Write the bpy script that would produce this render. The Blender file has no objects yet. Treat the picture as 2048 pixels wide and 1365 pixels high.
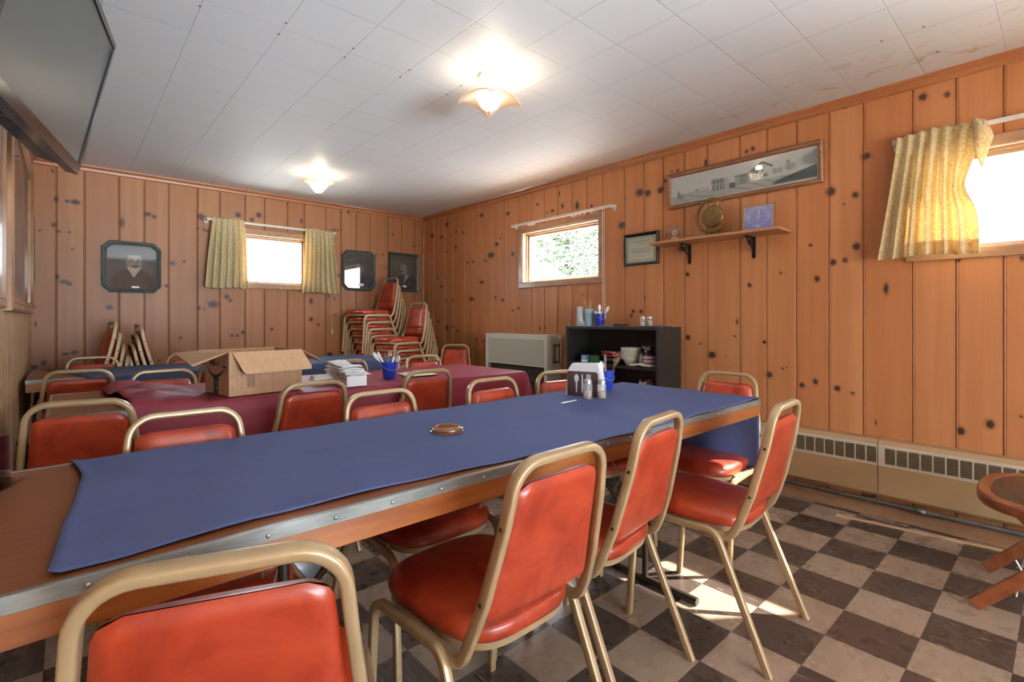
import bpy, bmesh, math, random
from mathutils import Vector, Matrix
PI = math.pi
S = bpy.context.scene
COL = S.collection

# ---------------------------------------------------------------- camera
HEYE = 1.122
cam = bpy.data.cameras.new('camera')
camo = bpy.data.objects.new('camera', cam)
COL.objects.link(camo)
camo.location = (0, 0, HEYE)
camo.rotation_euler = (PI / 2, 0, -math.radians(41.794))
cam.sensor_width = 36
cam.lens = 995.05 / 2048 * 36
cam.shift_y = (637.45 - 682.5) / 2048
cam.clip_start = 0.05
cam.clip_end = 200
S.camera = camo

# ---------------------------------------------------------------- light and exposure
S.view_settings.view_transform = 'Standard'
S.view_settings.look = 'None'
S.view_settings.gamma = 1
S.view_settings.exposure = 0.55
S.cycles.max_bounces = 10
S.cycles.diffuse_bounces = 6
S.cycles.glossy_bounces = 5
S.cycles.transmission_bounces = 8
S.cycles.transparent_max_bounces = 16
S.cycles.sample_clamp_indirect = 6
S.cycles.caustics_reflective = False
S.cycles.caustics_refractive = False
W = bpy.data.worlds.new('sky')
S.world = W
W.use_nodes = True
bg = W.node_tree.nodes['Background']
bg.inputs[0].default_value = (0.76, 0.89, 1.0, 1)
bg.inputs[1].default_value = 20.0
sun = bpy.data.lights.new('sun', 'SUN')
sun.energy = 180.0
sun.angle = 0.01
sun.color = (1.0, 0.94, 0.84)
suno = bpy.data.objects.new('sun', sun)
COL.objects.link(suno)
suno.rotation_euler = Vector((1.52, -1.13, 1.68)).to_track_quat('Z', 'Y').to_euler()


def area(name, loc, direction, sx, sy, power, color, portal=False):
    l = bpy.data.lights.new(name, 'AREA')
    l.shape = 'RECTANGLE'
    l.size, l.size_y = sx, sy
    l.energy = power
    l.color = color
    if portal:
        l.cycles.is_portal = True
    o = bpy.data.objects.new(name, l)
    COL.objects.link(o)
    o.location = loc
    o.rotation_euler = Vector(direction).to_track_quat('-Z', 'Z' if abs(direction[2]) < .9 else 'Y').to_euler()
    return o


# daylight entering at the windows: portals only guide the sampling of the sky
area('portal_right', (3.50, 3.17, 1.73), (-1, 0, 0), .95, .52, 1, (1, 1, 1), True)
area('portal_near', (3.50, 0.05, 1.73), (-1, 0, 0), .95, .52, 1, (1, 1, 1), True)
area('portal_back', (1.62, 5.61, 1.73), (0, -1, 0), .62, .52, 1, (1, 1, 1), True)
# fill lamps added behind the camera, set in the made-up front window
COOL = (.72, .87, 1.0)
for nme, elev, spread, power in (('fill_lamp_low', 13, 32, 13), ('fill_lamp_high', 42, 70, 22), ('fill_lamp_wide', -4, 180, 2)):
    e = math.radians(elev)
    o = area(nme, (1.15, -3.08, 1.05), (-.05, math.cos(e), math.sin(e)), 2.3, .95, power, COOL)
    o.data.spread = math.radians(spread)

# ---------------------------------------------------------------- helpers


def tag(o, label=None, cat=None, group=None, kind=None):
    if label: o['label'] = label
    if cat: o['category'] = cat
    if group: o['group'] = group
    if kind: o['kind'] = kind
    return o


def thing(name, label, cat, loc=(0, 0, 0), rz=0, group=None):
    o = bpy.data.objects.new(name, None)
    o.empty_display_size = .05
    COL.objects.link(o)
    o.location = loc
    o.rotation_euler = (0, 0, rz)
    return tag(o, label, cat, group)


def struct(name, loc=(0, 0, 0)):
    o = bpy.data.objects.new(name, None)
    COL.objects.link(o)
    o.location = loc
    return tag(o, kind='structure')


def dup(root, loc, rz, label=None, group=None):
    r = root.copy()
    COL.objects.link(r)
    r.location = loc
    r.rotation_euler = (0, 0, rz)
    if label: r['label'] = label
    if group: r['group'] = group
    for ch in list(root.children):
        c = ch.copy()
        COL.objects.link(c)
        c.parent = r
        for g in list(ch.children):
            d = g.copy()
            COL.objects.link(d)
            d.parent = c
    return r


def fillet(pts, r, n=6):
    pts = [Vector(p) for p in pts]
    out = [pts[0]]
    for i in range(1, len(pts) - 1):
        p, a, b = pts[i], pts[i - 1], pts[i + 1]
        rr = r[i - 1] if isinstance(r, (list, tuple)) else r
        da, db = (a - p), (b - p)
        ang = da.angle(db)
        t = rr / math.tan(ang / 2)
        t = min(t, da.length * .48, db.length * .48)
        s, e = p + da.normalized() * t, p + db.normalized() * t
        if t < 1e-4:
            out.append(p)
            continue
        # circular arc through s,e
        rr = t * math.tan(ang / 2)
        c = p + (da.normalized() + db.normalized()).normalized() * (rr / math.sin(ang / 2))
        u, v = s - c, e - c
        for k in range(n + 1):
            q = u.normalized().slerp(v.normalized(), k / n) if u.angle(v) > 1e-4 else u.normalized()
            out.append(c + q * rr)
    out.append(pts[-1])
    return out


def rrect(w, h, r=.003, n=2):
    o = []
    for cx, cy, a0 in ((w / 2 - r, h / 2 - r, 0), (-w / 2 + r, h / 2 - r, PI / 2), (-w / 2 + r, -h / 2 + r, PI), (w / 2 - r, -h / 2 + r, 1.5 * PI)):
        for k in range(n + 1):
            a = a0 + k / n * PI / 2
            o.append((cx + r * math.cos(a), cy + r * math.sin(a)))
    return o


def circ(r, n=10):
    return [(r * math.cos(2 * PI * k / n), r * math.sin(2 * PI * k / n)) for k in range(n)]


class MB:
    def __init__(s):
        s.v = []
        s.f = []

    def add(s, vs, fs):
        n = len(s.v)
        s.v += [tuple(v) for v in vs]
        s.f += [tuple(i + n for i in f) for f in fs]
        return s

    def box(s, x0, x1, y0, y1, z0, z1, M=None):
        vs = [Vector((x, y, z)) for z in (z0, z1) for y in (y0, y1) for x in (x0, x1)]
        if M: vs = [M @ v for v in vs]
        return s.add(vs, [(0, 2, 3, 1), (4, 5, 7, 6), (0, 1, 5, 4), (2, 6, 7, 3), (0, 4, 6, 2), (1, 3, 7, 5)])

    def hexa(s, c):
        return s.add(c, [(0, 2, 3, 1), (4, 5, 7, 6), (0, 1, 5, 4), (2, 6, 7, 3), (0, 4, 6, 2), (1, 3, 7, 5)])

    def sweep(s, path, prof, ref=(1, 0, 0), closed=False, scales=None):
        path = [Vector(p) for p in path]
        n, m = len(path), len(prof)
        rings = []
        ref = Vector(ref)
        for i, p in enumerate(path):
            if closed:
                t = (path[(i + 1) % n] - path[i - 1]).normalized()
            else:
                a, b = path[max(i - 1, 0)], path[min(i + 1, n - 1)]
                t = (b - a).normalized()
            ref = (ref - t * ref.dot(t)).normalized()
            b2 = t.cross(ref)
            k = scales[i] if scales else 1
            rings.append([p + (ref * x + b2 * y) * k for x, y in prof])
        vs = [v for r in rings for v in r]
        fs = []
        for i in range(n if closed else n - 1):
            j = (i + 1) % n
            for k in range(m):
                l = (k + 1) % m
                fs.append((i * m + k, i * m + l, j * m + l, j * m + k))
        if not closed:
            fs.append(tuple(range(m - 1, -1, -1)))
            fs.append(tuple((n - 1) * m + k for k in range(m)))
        return s.add(vs, fs)

    def tube(s, path, r, n=8, closed=False, scales=None):
        p0, p1 = Vector(path[0]), Vector(path[1])
        d = (p1 - p0).normalized()
        ref = (1, 0, 0) if abs(d.x) < .8 else (0, 0, 1)
        return s.sweep(path, circ(r, n), ref, closed, scales)

    def lathe(s, prof, c=(0, 0, 0), n=24, M=None, cap=True):
        vs = []
        for r, z in prof:
            for k in range(n):
                a = 2 * PI * k / n
                v = Vector((c[0] + r * math.cos(a), c[1] + r * math.sin(a), c[2] + z))
                vs.append(M @ v if M else v)
        fs = []
        for i in range(len(prof) - 1):
            for k in range(n):
                l = (k + 1) % n
                fs.append((i * n + k, i * n + l, (i + 1) * n + l, (i + 1) * n + k))
        if cap:
            if prof[0][0] > 1e-6: fs.append(tuple(range(n - 1, -1, -1)))
            if prof[-1][0] > 1e-6: fs.append(tuple((len(prof) - 1) * n + k for k in range(n)))
        return s.add(vs, fs)

    def prism(s, poly, z0, z1, M=None):
        n = len(poly)
        vs = [Vector((x, y, z0)) for x, y in poly] + [Vector((x, y, z1)) for x, y in poly]
        if M: vs = [M @ v for v in vs]
        return s.add(vs, [tuple(range(n - 1, -1, -1)), tuple(range(n, 2 * n))] + [(k, (k + 1) % n, n + (k + 1) % n, n + k) for k in range(n)])

    def rings(s, rings, cap0=True, cap1=True):
        m = len(rings[0])
        vs = [v for r in rings for v in r]
        fs = []
        for i in range(len(rings) - 1):
            for k in range(m):
                l = (k + 1) % m
                fs.append((i * m + k, i * m + l, (i + 1) * m + l, (i + 1) * m + k))
        if cap0: fs.append(tuple(range(m - 1, -1, -1)))
        if cap1: fs.append(tuple((len(rings) - 1) * m + k for k in range(m)))
        return s.add(vs, fs)

    def grid(s, nu, nv, fn):
        vs = [fn(i / nu, j / nv) for j in range(nv + 1) for i in range(nu + 1)]
        w = nu + 1
        return s.add(vs, [(j * w + i, j * w + i + 1, (j + 1) * w + i + 1, (j + 1) * w + i) for j in range(nv) for i in range(nu)])

    def build(s, name, mat, parent=None, smooth=False, bevel=0, solid=0, sub=0, angle=None, fixn=True, cols=None):
        me = bpy.data.meshes.new(name)
        me.from_pydata(s.v, [], s.f)
        if fixn:
            bm = bmesh.new()
            bm.from_mesh(me)
            bmesh.ops.recalc_face_normals(bm, faces=bm.faces)
            bm.to_mesh(me)
            bm.free()
        if smooth:
            for p in me.polygons: p.use_smooth = True
            if angle is not None:
                me.set_sharp_from_angle(angle=angle)
        if cols:
            at = me.color_attributes.new('Col', 'FLOAT_COLOR', 'POINT')
            flat = []
            for c in cols: flat += [c[0], c[1], c[2], 1]
            at.data.foreach_set('color', flat)
        me.materials.append(mat)
        o = bpy.data.objects.new(name, me)
        COL.objects.link(o)
        if parent: o.parent = parent
        if bevel:
            b = o.modifiers.new('b', 'BEVEL')
            b.width = bevel
            b.segments = 2
            b.limit_method = 'ANGLE'
        if solid:
            b = o.modifiers.new('s', 'SOLIDIFY')
            b.thickness = solid
            b.offset = 0
        if sub:
            b = o.modifiers.new('u', 'SUBSURF')
            b.levels = b.render_levels = sub
        return o


def text(body, size, M, mat, name, parent, depth=.0004, align='CENTER'):
    cu = bpy.data.curves.new('t', 'FONT')
    cu.body = body
    cu.size = size
    cu.extrude = depth
    cu.align_x = align
    cu.align_y = 'CENTER'
    cu.resolution_u = 3
    o = bpy.data.objects.new('t', cu)
    COL.objects.link(o)
    bpy.context.view_layer.update()
    me = bpy.data.meshes.new_from_object(o)
    bpy.data.objects.remove(o)
    me.transform(M)
    me.materials.clear()
    me.materials.append(mat)
    o = bpy.data.objects.new(name, me)
    COL.objects.link(o)
    o.parent = parent
    return o


# ---------------------------------------------------------------- materials
def nm(name):
    m = bpy.data.materials.new(name)
    m.use_nodes = True
    nt = m.node_tree
    return m, nt, nt.nodes['Principled BSDF']


def N(nt, typ, **k):
    n = nt.nodes.new(typ)
    for a, b in k.items():
        if a == 'inp':
            for i, v in b.items(): n.inputs[i].default_value = v
        else:
            setattr(n, a, b)
    return n


def L(nt, a, b): nt.links.new(a, b)


def ramp(nt, fac, stops):
    r = N(nt, 'ShaderNodeValToRGB')
    e = r.color_ramp.elements
    while len(e) < len(stops): e.new(.5)
    for i, (p, c) in enumerate(stops):
        e[i].position = p
        e[i].color = (c[0], c[1], c[2], 1)
    L(nt, fac, r.inputs[0])
    return r.outputs[0]


def mix(nt, fac, a, b, mode='MIX'):
    m = N(nt, 'ShaderNodeMix', data_type='RGBA', blend_type=mode)
    for i, v in ((0, fac), (6, a), (7, b)):
        if hasattr(v, 'links'): L(nt, v, m.inputs[i])
        elif i == 0: m.inputs[0].default_value = v
        else: m.inputs[i].default_value = (v[0], v[1], v[2], 1)
    return m.outputs[2]


def mth(nt, op, a, b=None, c=None):
    m = N(nt, 'ShaderNodeMath', operation=op)
    for i, v in enumerate((a, b, c)):
        if v is None: continue
        if hasattr(v, 'links'): L(nt, v, m.inputs[i])
        else: m.inputs[i].default_value = v
    return m.outputs[0]


def coords(nt, stretch=(1, 1, 1), kind='Object', loc=(0, 0, 0)):
    t = N(nt, 'ShaderNodeTexCoord')
    mp = N(nt, 'ShaderNodeMapping')
    mp.inputs['Scale'].default_value = stretch
    mp.inputs['Location'].default_value = loc
    L(nt, t.outputs[kind], mp.inputs[0])
    return mp.outputs[0]


def noise(nt, vec, scale, detail=4, rough=.55, dist=0):
    n = N(nt, 'ShaderNodeTexNoise', inp={'Scale': scale, 'Detail': detail, 'Roughness': rough, 'Distortion': dist})
    L(nt, vec, n.inputs['Vector'])
    return n.outputs[0]


def bump(nt, bs, h, strength=.3, dist=.002):
    b = N(nt, 'ShaderNodeBump', inp={'Strength': strength, 'Distance': dist})
    L(nt, h, b.inputs['Height'])
    L(nt, b.outputs[0], bs.inputs['Normal'])


def pm(name, c1, c2=None, scale=8, rough=.5, metal=0, bstr=0, stretch=(1, 1, 1), coat=0, spec=.5, lo=.35, hi=.65, bdist=.002, detail=4, coatr=.1):
    m, nt, bs = nm(name)
    bs.inputs['Roughness'].default_value = rough
    bs.inputs['Metallic'].default_value = metal
    bs.inputs['Coat Weight'].default_value = coat
    bs.inputs['Coat Roughness'].default_value = coatr
    bs.inputs['Specular IOR Level'].default_value = spec
    v = coords(nt, stretch)
    n = noise(nt, v, scale, detail)
    c2 = c2 or tuple(x * .85 for x in c1)
    L(nt, ramp(nt, n, [(lo, c1), (hi, c2)]), bs.inputs['Base Color'])
    if bstr: bump(nt, bs, n, bstr, bdist)
    return m


def attr_mat(name, rough=.5, coat=0, spec=.3):
    m, nt, bs = nm(name)
    a = N(nt, 'ShaderNodeVertexColor', layer_name='Col')
    L(nt, a.outputs[0], bs.inputs['Base Color'])
    bs.inputs['Roughness'].default_value = rough
    bs.inputs['Coat Weight'].default_value = coat
    bs.inputs['Coat Roughness'].default_value = .03
    bs.inputs['Specular IOR Level'].default_value = spec
    return m


def pane_mat(name, refl=.08, tint=(1, 1, 1), rough=.0):
    m, nt, bs = nm(name)
    nt.nodes.remove(bs)
    out = nt.nodes['Material Output']
    tr = N(nt, 'ShaderNodeBsdfTransparent')
    tr.inputs[0].default_value = (*tint, 1)
    gl = N(nt, 'ShaderNodeBsdfGlossy')
    gl.inputs['Roughness'].default_value = rough
    fr = N(nt, 'ShaderNodeFresnel')
    fr.inputs[0].default_value = 1.45
    f = mth(nt, 'ADD', fr.outputs[0], refl - .04)
    f = mth(nt, 'MINIMUM', f, .9)
    mx = N(nt, 'ShaderNodeMixShader')
    L(nt, f, mx.inputs[0])
    L(nt, tr.outputs[0], mx.inputs[1])
    L(nt, gl.outputs[0], mx.inputs[2])
    L(nt, mx.outputs[0], out.inputs[0])
    return m


def pine(name, ca, cb, cg, grain_axis='z', gloss=.45):
    """knotty pine boards: attribute R board tone, G knot, B groove"""
    m, nt, bs = nm(name)
    a = N(nt, 'ShaderNodeVertexColor', layer_name='Col')
    sp = N(nt, 'ShaderNodeSeparateColor')
    L(nt, a.outputs[0], sp.inputs[0])
    tone, knot, groove = sp.outputs[0], sp.outputs[1], sp.outputs[2]
    v = coords(nt, (14, 14, .55))
    # shift the grain per board
    sh = N(nt, 'ShaderNodeVectorMath', operation='SCALE')
    sh.inputs[0].default_value = (3.1, 5.7, 9.3)
    L(nt, mth(nt, 'MULTIPLY', tone, 7.0), sh.inputs['Scale'])
    ad = N(nt, 'ShaderNodeVectorMath', operation='ADD')
    L(nt, v, ad.inputs[0])
    L(nt, sh.outputs[0], ad.inputs[1])
    kk = N(nt, 'ShaderNodeVectorMath', operation='SCALE')
    kk.inputs[0].default_value = (.8, .8, .3)
    L(nt, knot, kk.inputs['Scale'])
    ad2 = N(nt, 'ShaderNodeVectorMath', operation='ADD')
    L(nt, ad.outputs[0], ad2.inputs[0])
    L(nt, kk.outputs[0], ad2.inputs[1])
    g1 = noise(nt, ad2.outputs[0], 1.1, 3, .5, .4)
    fine = noise(nt, coords(nt, (160, 160, 3)), 1.0, 3, .6)
    big = noise(nt, coords(nt, (1, 1, 1)), 1.3, 3, .5)
    col = mix(nt, tone, ca, cb)
    col = mix(nt, mth(nt, 'MULTIPLY', ramp(nt, g1, [(.42, (0, 0, 0)), (.62, (1, 1, 1))]), .42), col, cg)
    col = mix(nt, mth(nt, 'MULTIPLY', ramp(nt, fine, [(.4, (0, 0, 0)), (.7, (1, 1, 1))]), .22), col, cg)
    col = mix(nt, mth(nt, 'MULTIPLY', ramp(nt, big, [(.45, (0, 0, 0)), (.7, (1, 1, 1))]), .25), col, tuple(x * .72 for x in cg))
    kn = mth(nt, 'ADD', knot, mth(nt, 'MULTIPLY', mth(nt, 'SUBTRACT', noise(nt, coords(nt, (60, 60, 60)), 1, 3), .5), mth(nt, 'MULTIPLY', knot, .9)))
    col = mix(nt, mth(nt, 'MULTIPLY', ramp(nt, kn, [(.06, (0, 0, 0)), (.45, (1, 1, 1))]), .55), col, (.16, .062, .035))
    col = mix(nt, mth(nt, 'MULTIPLY', ramp(nt, kn, [(.40, (0, 0, 0)), (.62, (1, 1, 1))]), .92), col, (.032, .014, .012))
    col = mix(nt, mth(nt, 'MULTIPLY', groove, .62), col, (.15, .055, .02))
    L(nt, col, bs.inputs['Base Color'])
    bs.inputs['Roughness'].default_value = gloss
    bs.inputs['Coat Weight'].default_value = .06
    bs.inputs['Coat Roughness'].default_value = .3
    bs.inputs['Specular IOR Level'].default_value = .3
    bump(nt, bs, fine, .12, .0006)
    return m


M = {}
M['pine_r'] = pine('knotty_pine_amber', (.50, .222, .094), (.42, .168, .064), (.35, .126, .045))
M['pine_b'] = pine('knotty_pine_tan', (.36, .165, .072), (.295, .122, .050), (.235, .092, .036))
M['pine_l'] = pine('knotty_pine_glare', (.50, .33, .18), (.44, .27, .14), (.38, .22, .11), gloss=.4)  # left wall boards: grazing glare is put into the paler tones
M['crown'] = pm('crown_pine', (.36, .135, .05), (.27, .09, .032), 3, .35, stretch=(1, 1, 12), coat=.2)
M['trimwood'] = pm('window_casing_pine', (.34, .19, .105), (.25, .13, .066), 2.5, .4, stretch=(9, 3, 9), coat=.15)
M['sashwood'] = pm('sash_pine', (.46, .29, .17), (.38, .22, .12), 2.5, .4, stretch=(9, 3, 9), coat=.15)
M['oak'] = pm('oak_frame', (.40, .20, .085), (.22, .095, .035), 5, .35, stretch=(3, .6, .6), coat=.3)
M['walnutframe'] = pm('rustic_brown_frame', (.23, .11, .055), (.14, .06, .03), 5, .5, stretch=(3, 1.5, 12))
M['shelfwood'] = pm('shelf_board', (.45, .23, .11), (.36, .165, .075), 4, .45, stretch=(10, 1, 10))
M['stoolwood'] = pm('orange_stool_wood', (.27, .085, .032), (.18, .05, .018), 4, .3, stretch=(2, 6, 6), coat=.4)
M['stick'] = pm('bare_batten', (.58, .37, .21), (.5, .30, .16), 6, .6, stretch=(6, 1, 6))
M['hardboard'] = pm('brown_hardboard', (.21, .072, .026), (.17, .055, .018), 30, .38, coat=.05, spec=.3, stretch=(.3, 3, 3), bstr=.05)
M['apron'] = pm('varnished_apron', (.38, .125, .028), (.24, .07, .018), 3, .35, stretch=(1.2, 6, 10), coat=.3)
M['gold'] = pm('gold_painted_steel', (.47, .345, .195), (.40, .28, .15), 25, .34, metal=.3, coat=.15, lo=.3, hi=.75)
M['bolt'] = pm('dark_bolt', (.05, .03, .018), None, 20, .4, metal=.6)
M['navy'] = pm('navy_cotton', (.088, .115, .255), (.072, .096, .215), 420, .92, bstr=.35, spec=.15, bdist=.0008)
M['navy2'] = pm('dark_navy_polyester', (.060, .080, .145), (.050, .068, .125), 300, .85, bstr=.2, spec=.2)
M['maroon'] = pm('maroon_polyester', (.25, .032, .055), (.21, .026, .046), 300, .55, bstr=.15, spec=.35)
M['card'] = pm('corrugated_cardboard', (.56, .35, .20), (.50, .30, .165), 5, .8, stretch=(14, 14, 1), bstr=.05)
M['cardin'] = pm('cardboard_inside', (.42, .22, .11), None, 8, .85)
M['ink'] = pm('box_print', (.045, .045, .065), None, 20, .6)
M['tapeblue'] = pm('tape_blue', (.18, .30, .42), None, 20, .4)
M['paper'] = pm('white_paper', (.80, .80, .80), (.76, .76, .77), 12, .8)
M['whitebox'] = pm('white_carton', (.84, .84, .83), (.80, .80, .80), 6, .6)
M['manila'] = pm('pale_yellow_paper', (.72, .66, .45), None, 8, .8)
M['bluepail'] = pm('royal_blue_pail', (.012, .045, .42), (.01, .036, .36), 6, .3, coat=.3)
M['whiteplastic'] = pm('white_plastic', (.82, .83, .82), (.78, .79, .80), 10, .3)
M['enamel'] = pm('putty_enamel', (.58, .58, .49), (.54, .54, .46), 5, .4)
M['enameldark'] = pm('dark_recess', (.030, .024, .016), None, 8, .6)
M['beige'] = pm('beige_heater_paint', (.36, .225, .115), (.34, .21, .105), 4, .45)
M['beigelight'] = pm('pale_heater_rail', (.50, .42, .32), (.47, .39, .30), 4, .45)
M['louver'] = pm('dark_louver', (.28, .19, .09), (.20, .13, .06), 30, .5)
M['black'] = pm('black_cabinet_paint', (.022, .020, .018), (.016, .015, .014), 6, .45)
M['blackgloss'] = pm('black_plastic', (.010, .010, .012), None, 6, .15)
M['iron'] = pm('black_iron', (.02, .017, .015), None, 30, .5, metal=.5)
M['leg'] = pm('brown_steel_tube', (.055, .038, .028), None, 30, .4, metal=.5)
M['steel'] = pm('grey_wire', (.62, .63, .62), None, 30, .3, metal=.7)
M['darkframe'] = pm('carved_green_black_frame', (.050, .060, .052), (.022, .028, .025), 60, .45, bstr=.6, bdist=.003)
M['silverline'] = pm('tarnished_silver_bead', (.30, .29, .24), (.12, .12, .10), 90, .4, metal=.5)
M['blackframe'] = pm('black_lacquer_frame', (.010, .012, .010), None, 10, .15, coat=.4)
M['bronze'] = pm('antique_brass', (.20, .125, .045), (.10, .065, .025), 60, .42, metal=.75, bstr=.4)
M['whitemetal'] = pm('white_rod', (.72, .70, .64), None, 20, .4)
M['cord'] = pm('white_cord', (.78, .75, .68), None, 60, .7)
M['pipe'] = pm('grey_green_pipe', (.085, .09, .08), (.16, .15, .13), 14, .35, metal=.5)
M['blackseat'] = pm('black_vinyl_seat', (.03, .03, .03), None, 40, .25, coat=.2)
M['cupwhite'] = pm('translucent_cup', (.75, .78, .80), None, 10, .3)
M['redbag'] = pm('red_plates', (.45, .012, .030), (.52, .03, .06), 35, .2, coat=.5)
M['cream'] = pm('cream_bowl', (.66, .62, .48), None, 10, .35)
M['green'] = pm('green_packet', (.02, .12, .04), None, 10, .4)
M['card_teal'] = pm('teal_packet', (.05, .22, .36), None, 10, .4)
M['salt'] = pm('salt_grains', (.8, .8, .78), None, 80, .7)
M['pepper'] = pm('pepper_grains', (.50, .36, .25), (.22, .14, .09), 300, .8)
M['ceramic'] = pm('white_canopy', (.75, .73, .66), None, 10, .3)
M['outlet'] = M['whiteplastic']
M['turned'] = pm('turned_wood', (.26, .11, .045), (.16, .06, .025), 6, .25, coat=.4)
M['galv'] = pm('galvanised_strip', (.20, .205, .19), (.11, .11, .10), 7, .42, metal=.75, stretch=(1, 4, 4), detail=6)
M['rivet'] = pm('rivet', (.5, .5, .48), None, 20, .3, metal=.9)
M['pane'] = pane_mat('window_glass', .06)
M['picglass'] = pane_mat('picture_glass', .10)


def frosted(name, alpha, col, rough=.25):
    m, nt, bs = nm(name)
    bs.inputs['Base Color'].default_value = (*col, 1)
    bs.inputs['Alpha'].default_value = alpha
    bs.inputs['Roughness'].default_value = rough
    return m


M['cupclear'] = frosted('cup_plastic', .42, (.78, .82, .84))
M['clear'] = pane_mat('clear_acrylic', .12, (.93, .94, .95))
M['shaker'] = frosted('shaker_glass', .30, (.80, .82, .80), .1)
M['bag'] = pane_mat('clear_bag', .07, (.95, .95, .95), .15)
M['paint'] = attr_mat('matte_print', .75)
M['wallgrey'] = pm('plain_plaster', (.55, .50, .42), None, 3, .8)
M['leaf'] = pm('leaves', (.007, .018, .006), (.016, .030, .009), 3, .6)
M['bark'] = pm('bark', (.10, .07, .05), None, 6, .9)
M['siding'] = pm('pale_siding', (.045, .045, .043), None, 4, .7, stretch=(1, 1, 12))
M['roofing'] = pm('grey_shingles', (.20, .19, .18), None, 9, .9)
M['grass'] = pm('pale_concrete_yard', (.62, .61, .58), (.55, .54, .50), 4, .9)


def vinyl():
    m, nt, bs = nm('red_orange_vinyl')
    v = coords(nt)
    n = noise(nt, v, 9, 6, .62, .6)
    n2 = noise(nt, v, 38, 3, .5)
    c = ramp(nt, n, [(.33, (.24, .020, .007)), (.5, (.40, .044, .015)), (.68, (.50, .070, .026))])
    c = mix(nt, mth(nt, 'MULTIPLY', n2, .35), c, (.26, .028, .012))
    L(nt, c, bs.inputs['Base Color'])
    bs.inputs['Roughness'].default_value = .36
    bs.inputs['Coat Weight'].default_value = .35
    bs.inputs['Coat Roughness'].default_value = .22
    bump(nt, bs, noise(nt, v, 260, 3), .12, .0006)
    return m


M['vinyl'] = vinyl()


def rust_strip():
    m, nt, bs = nm('worn_galvanised_strip')
    v = coords(nt, (1, 4, 4))
    n = noise(nt, v, 6, 6, .6)
    r = noise(nt, coords(nt, (1, 1, 1)), 2.3, 5, .65)
    c = ramp(nt, n, [(.3, (.15, .16, .15)), (.7, (.36, .37, .35))])
    k = ramp(nt, r, [(.56, (0, 0, 0)), (.62, (1, 1, 1))])
    c = mix(nt, mth(nt, 'MULTIPLY', k, .7), c, (.26, .13, .075))
    L(nt, c, bs.inputs['Base Color'])
    bs.inputs['Metallic'].default_value = .5
    bs.inputs['Roughness'].default_value = .42
    return m


M['strip'] = rust_strip()


def curtain_mat():
    m, nt, bs = nm('gold_brocade_curtain')
    v = coords(nt, (1, 1, 1))
    w = noise(nt, v, 75, 2, .5, 2.2)
    c = ramp(nt, w, [(.44, (.58, .45, .17)), (.52, (.80, .72, .50))])
    L(nt, c, bs.inputs['Base Color'])
    bs.inputs['Roughness'].default_value = .85
    tl = N(nt, 'ShaderNodeBsdfTranslucent')
    L(nt, mix(nt, .5, c, (.85, .60, .32)), tl.inputs[0])
    mx = N(nt, 'ShaderNodeMixShader')
    mx.inputs[0].default_value = .38
    out = nt.nodes['Material Output']
    L(nt, bs.outputs[0], mx.inputs[1])
    L(nt, tl.outputs[0], mx.inputs[2])
    L(nt, mx.outputs[0], out.inputs[0])
    return m


M['curtain'] = curtain_mat()


def shade_mat():
    m, nt, bs = nm('frosted_peach_shade')
    bs.inputs['Base Color'].default_value = (.85, .72, .60, 1)
    bs.inputs['Roughness'].default_value = .4
    tl = N(nt, 'ShaderNodeBsdfTranslucent')
    tl.inputs[0].default_value = (.95, .80, .66, 1)
    mx = N(nt, 'ShaderNodeMixShader')
    mx.inputs[0].default_value = .5
    out = nt.nodes['Material Output']
    L(nt, bs.outputs[0], mx.inputs[1])
    L(nt, tl.outputs[0], mx.inputs[2])
    L(nt, mx.outputs[0], out.inputs[0])
    m2, nt, bs = nm('lit_bulb_bowl')
    bs.inputs['Base Color'].default_value = (.9, .85, .75, 1)
    bs.inputs['Emission Color'].default_value = (1, .86, .66, 1)
    bs.inputs['Emission Strength'].default_value = 3.0
    return m, m2


M['shade'], M['bowl'] = shade_mat()


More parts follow.
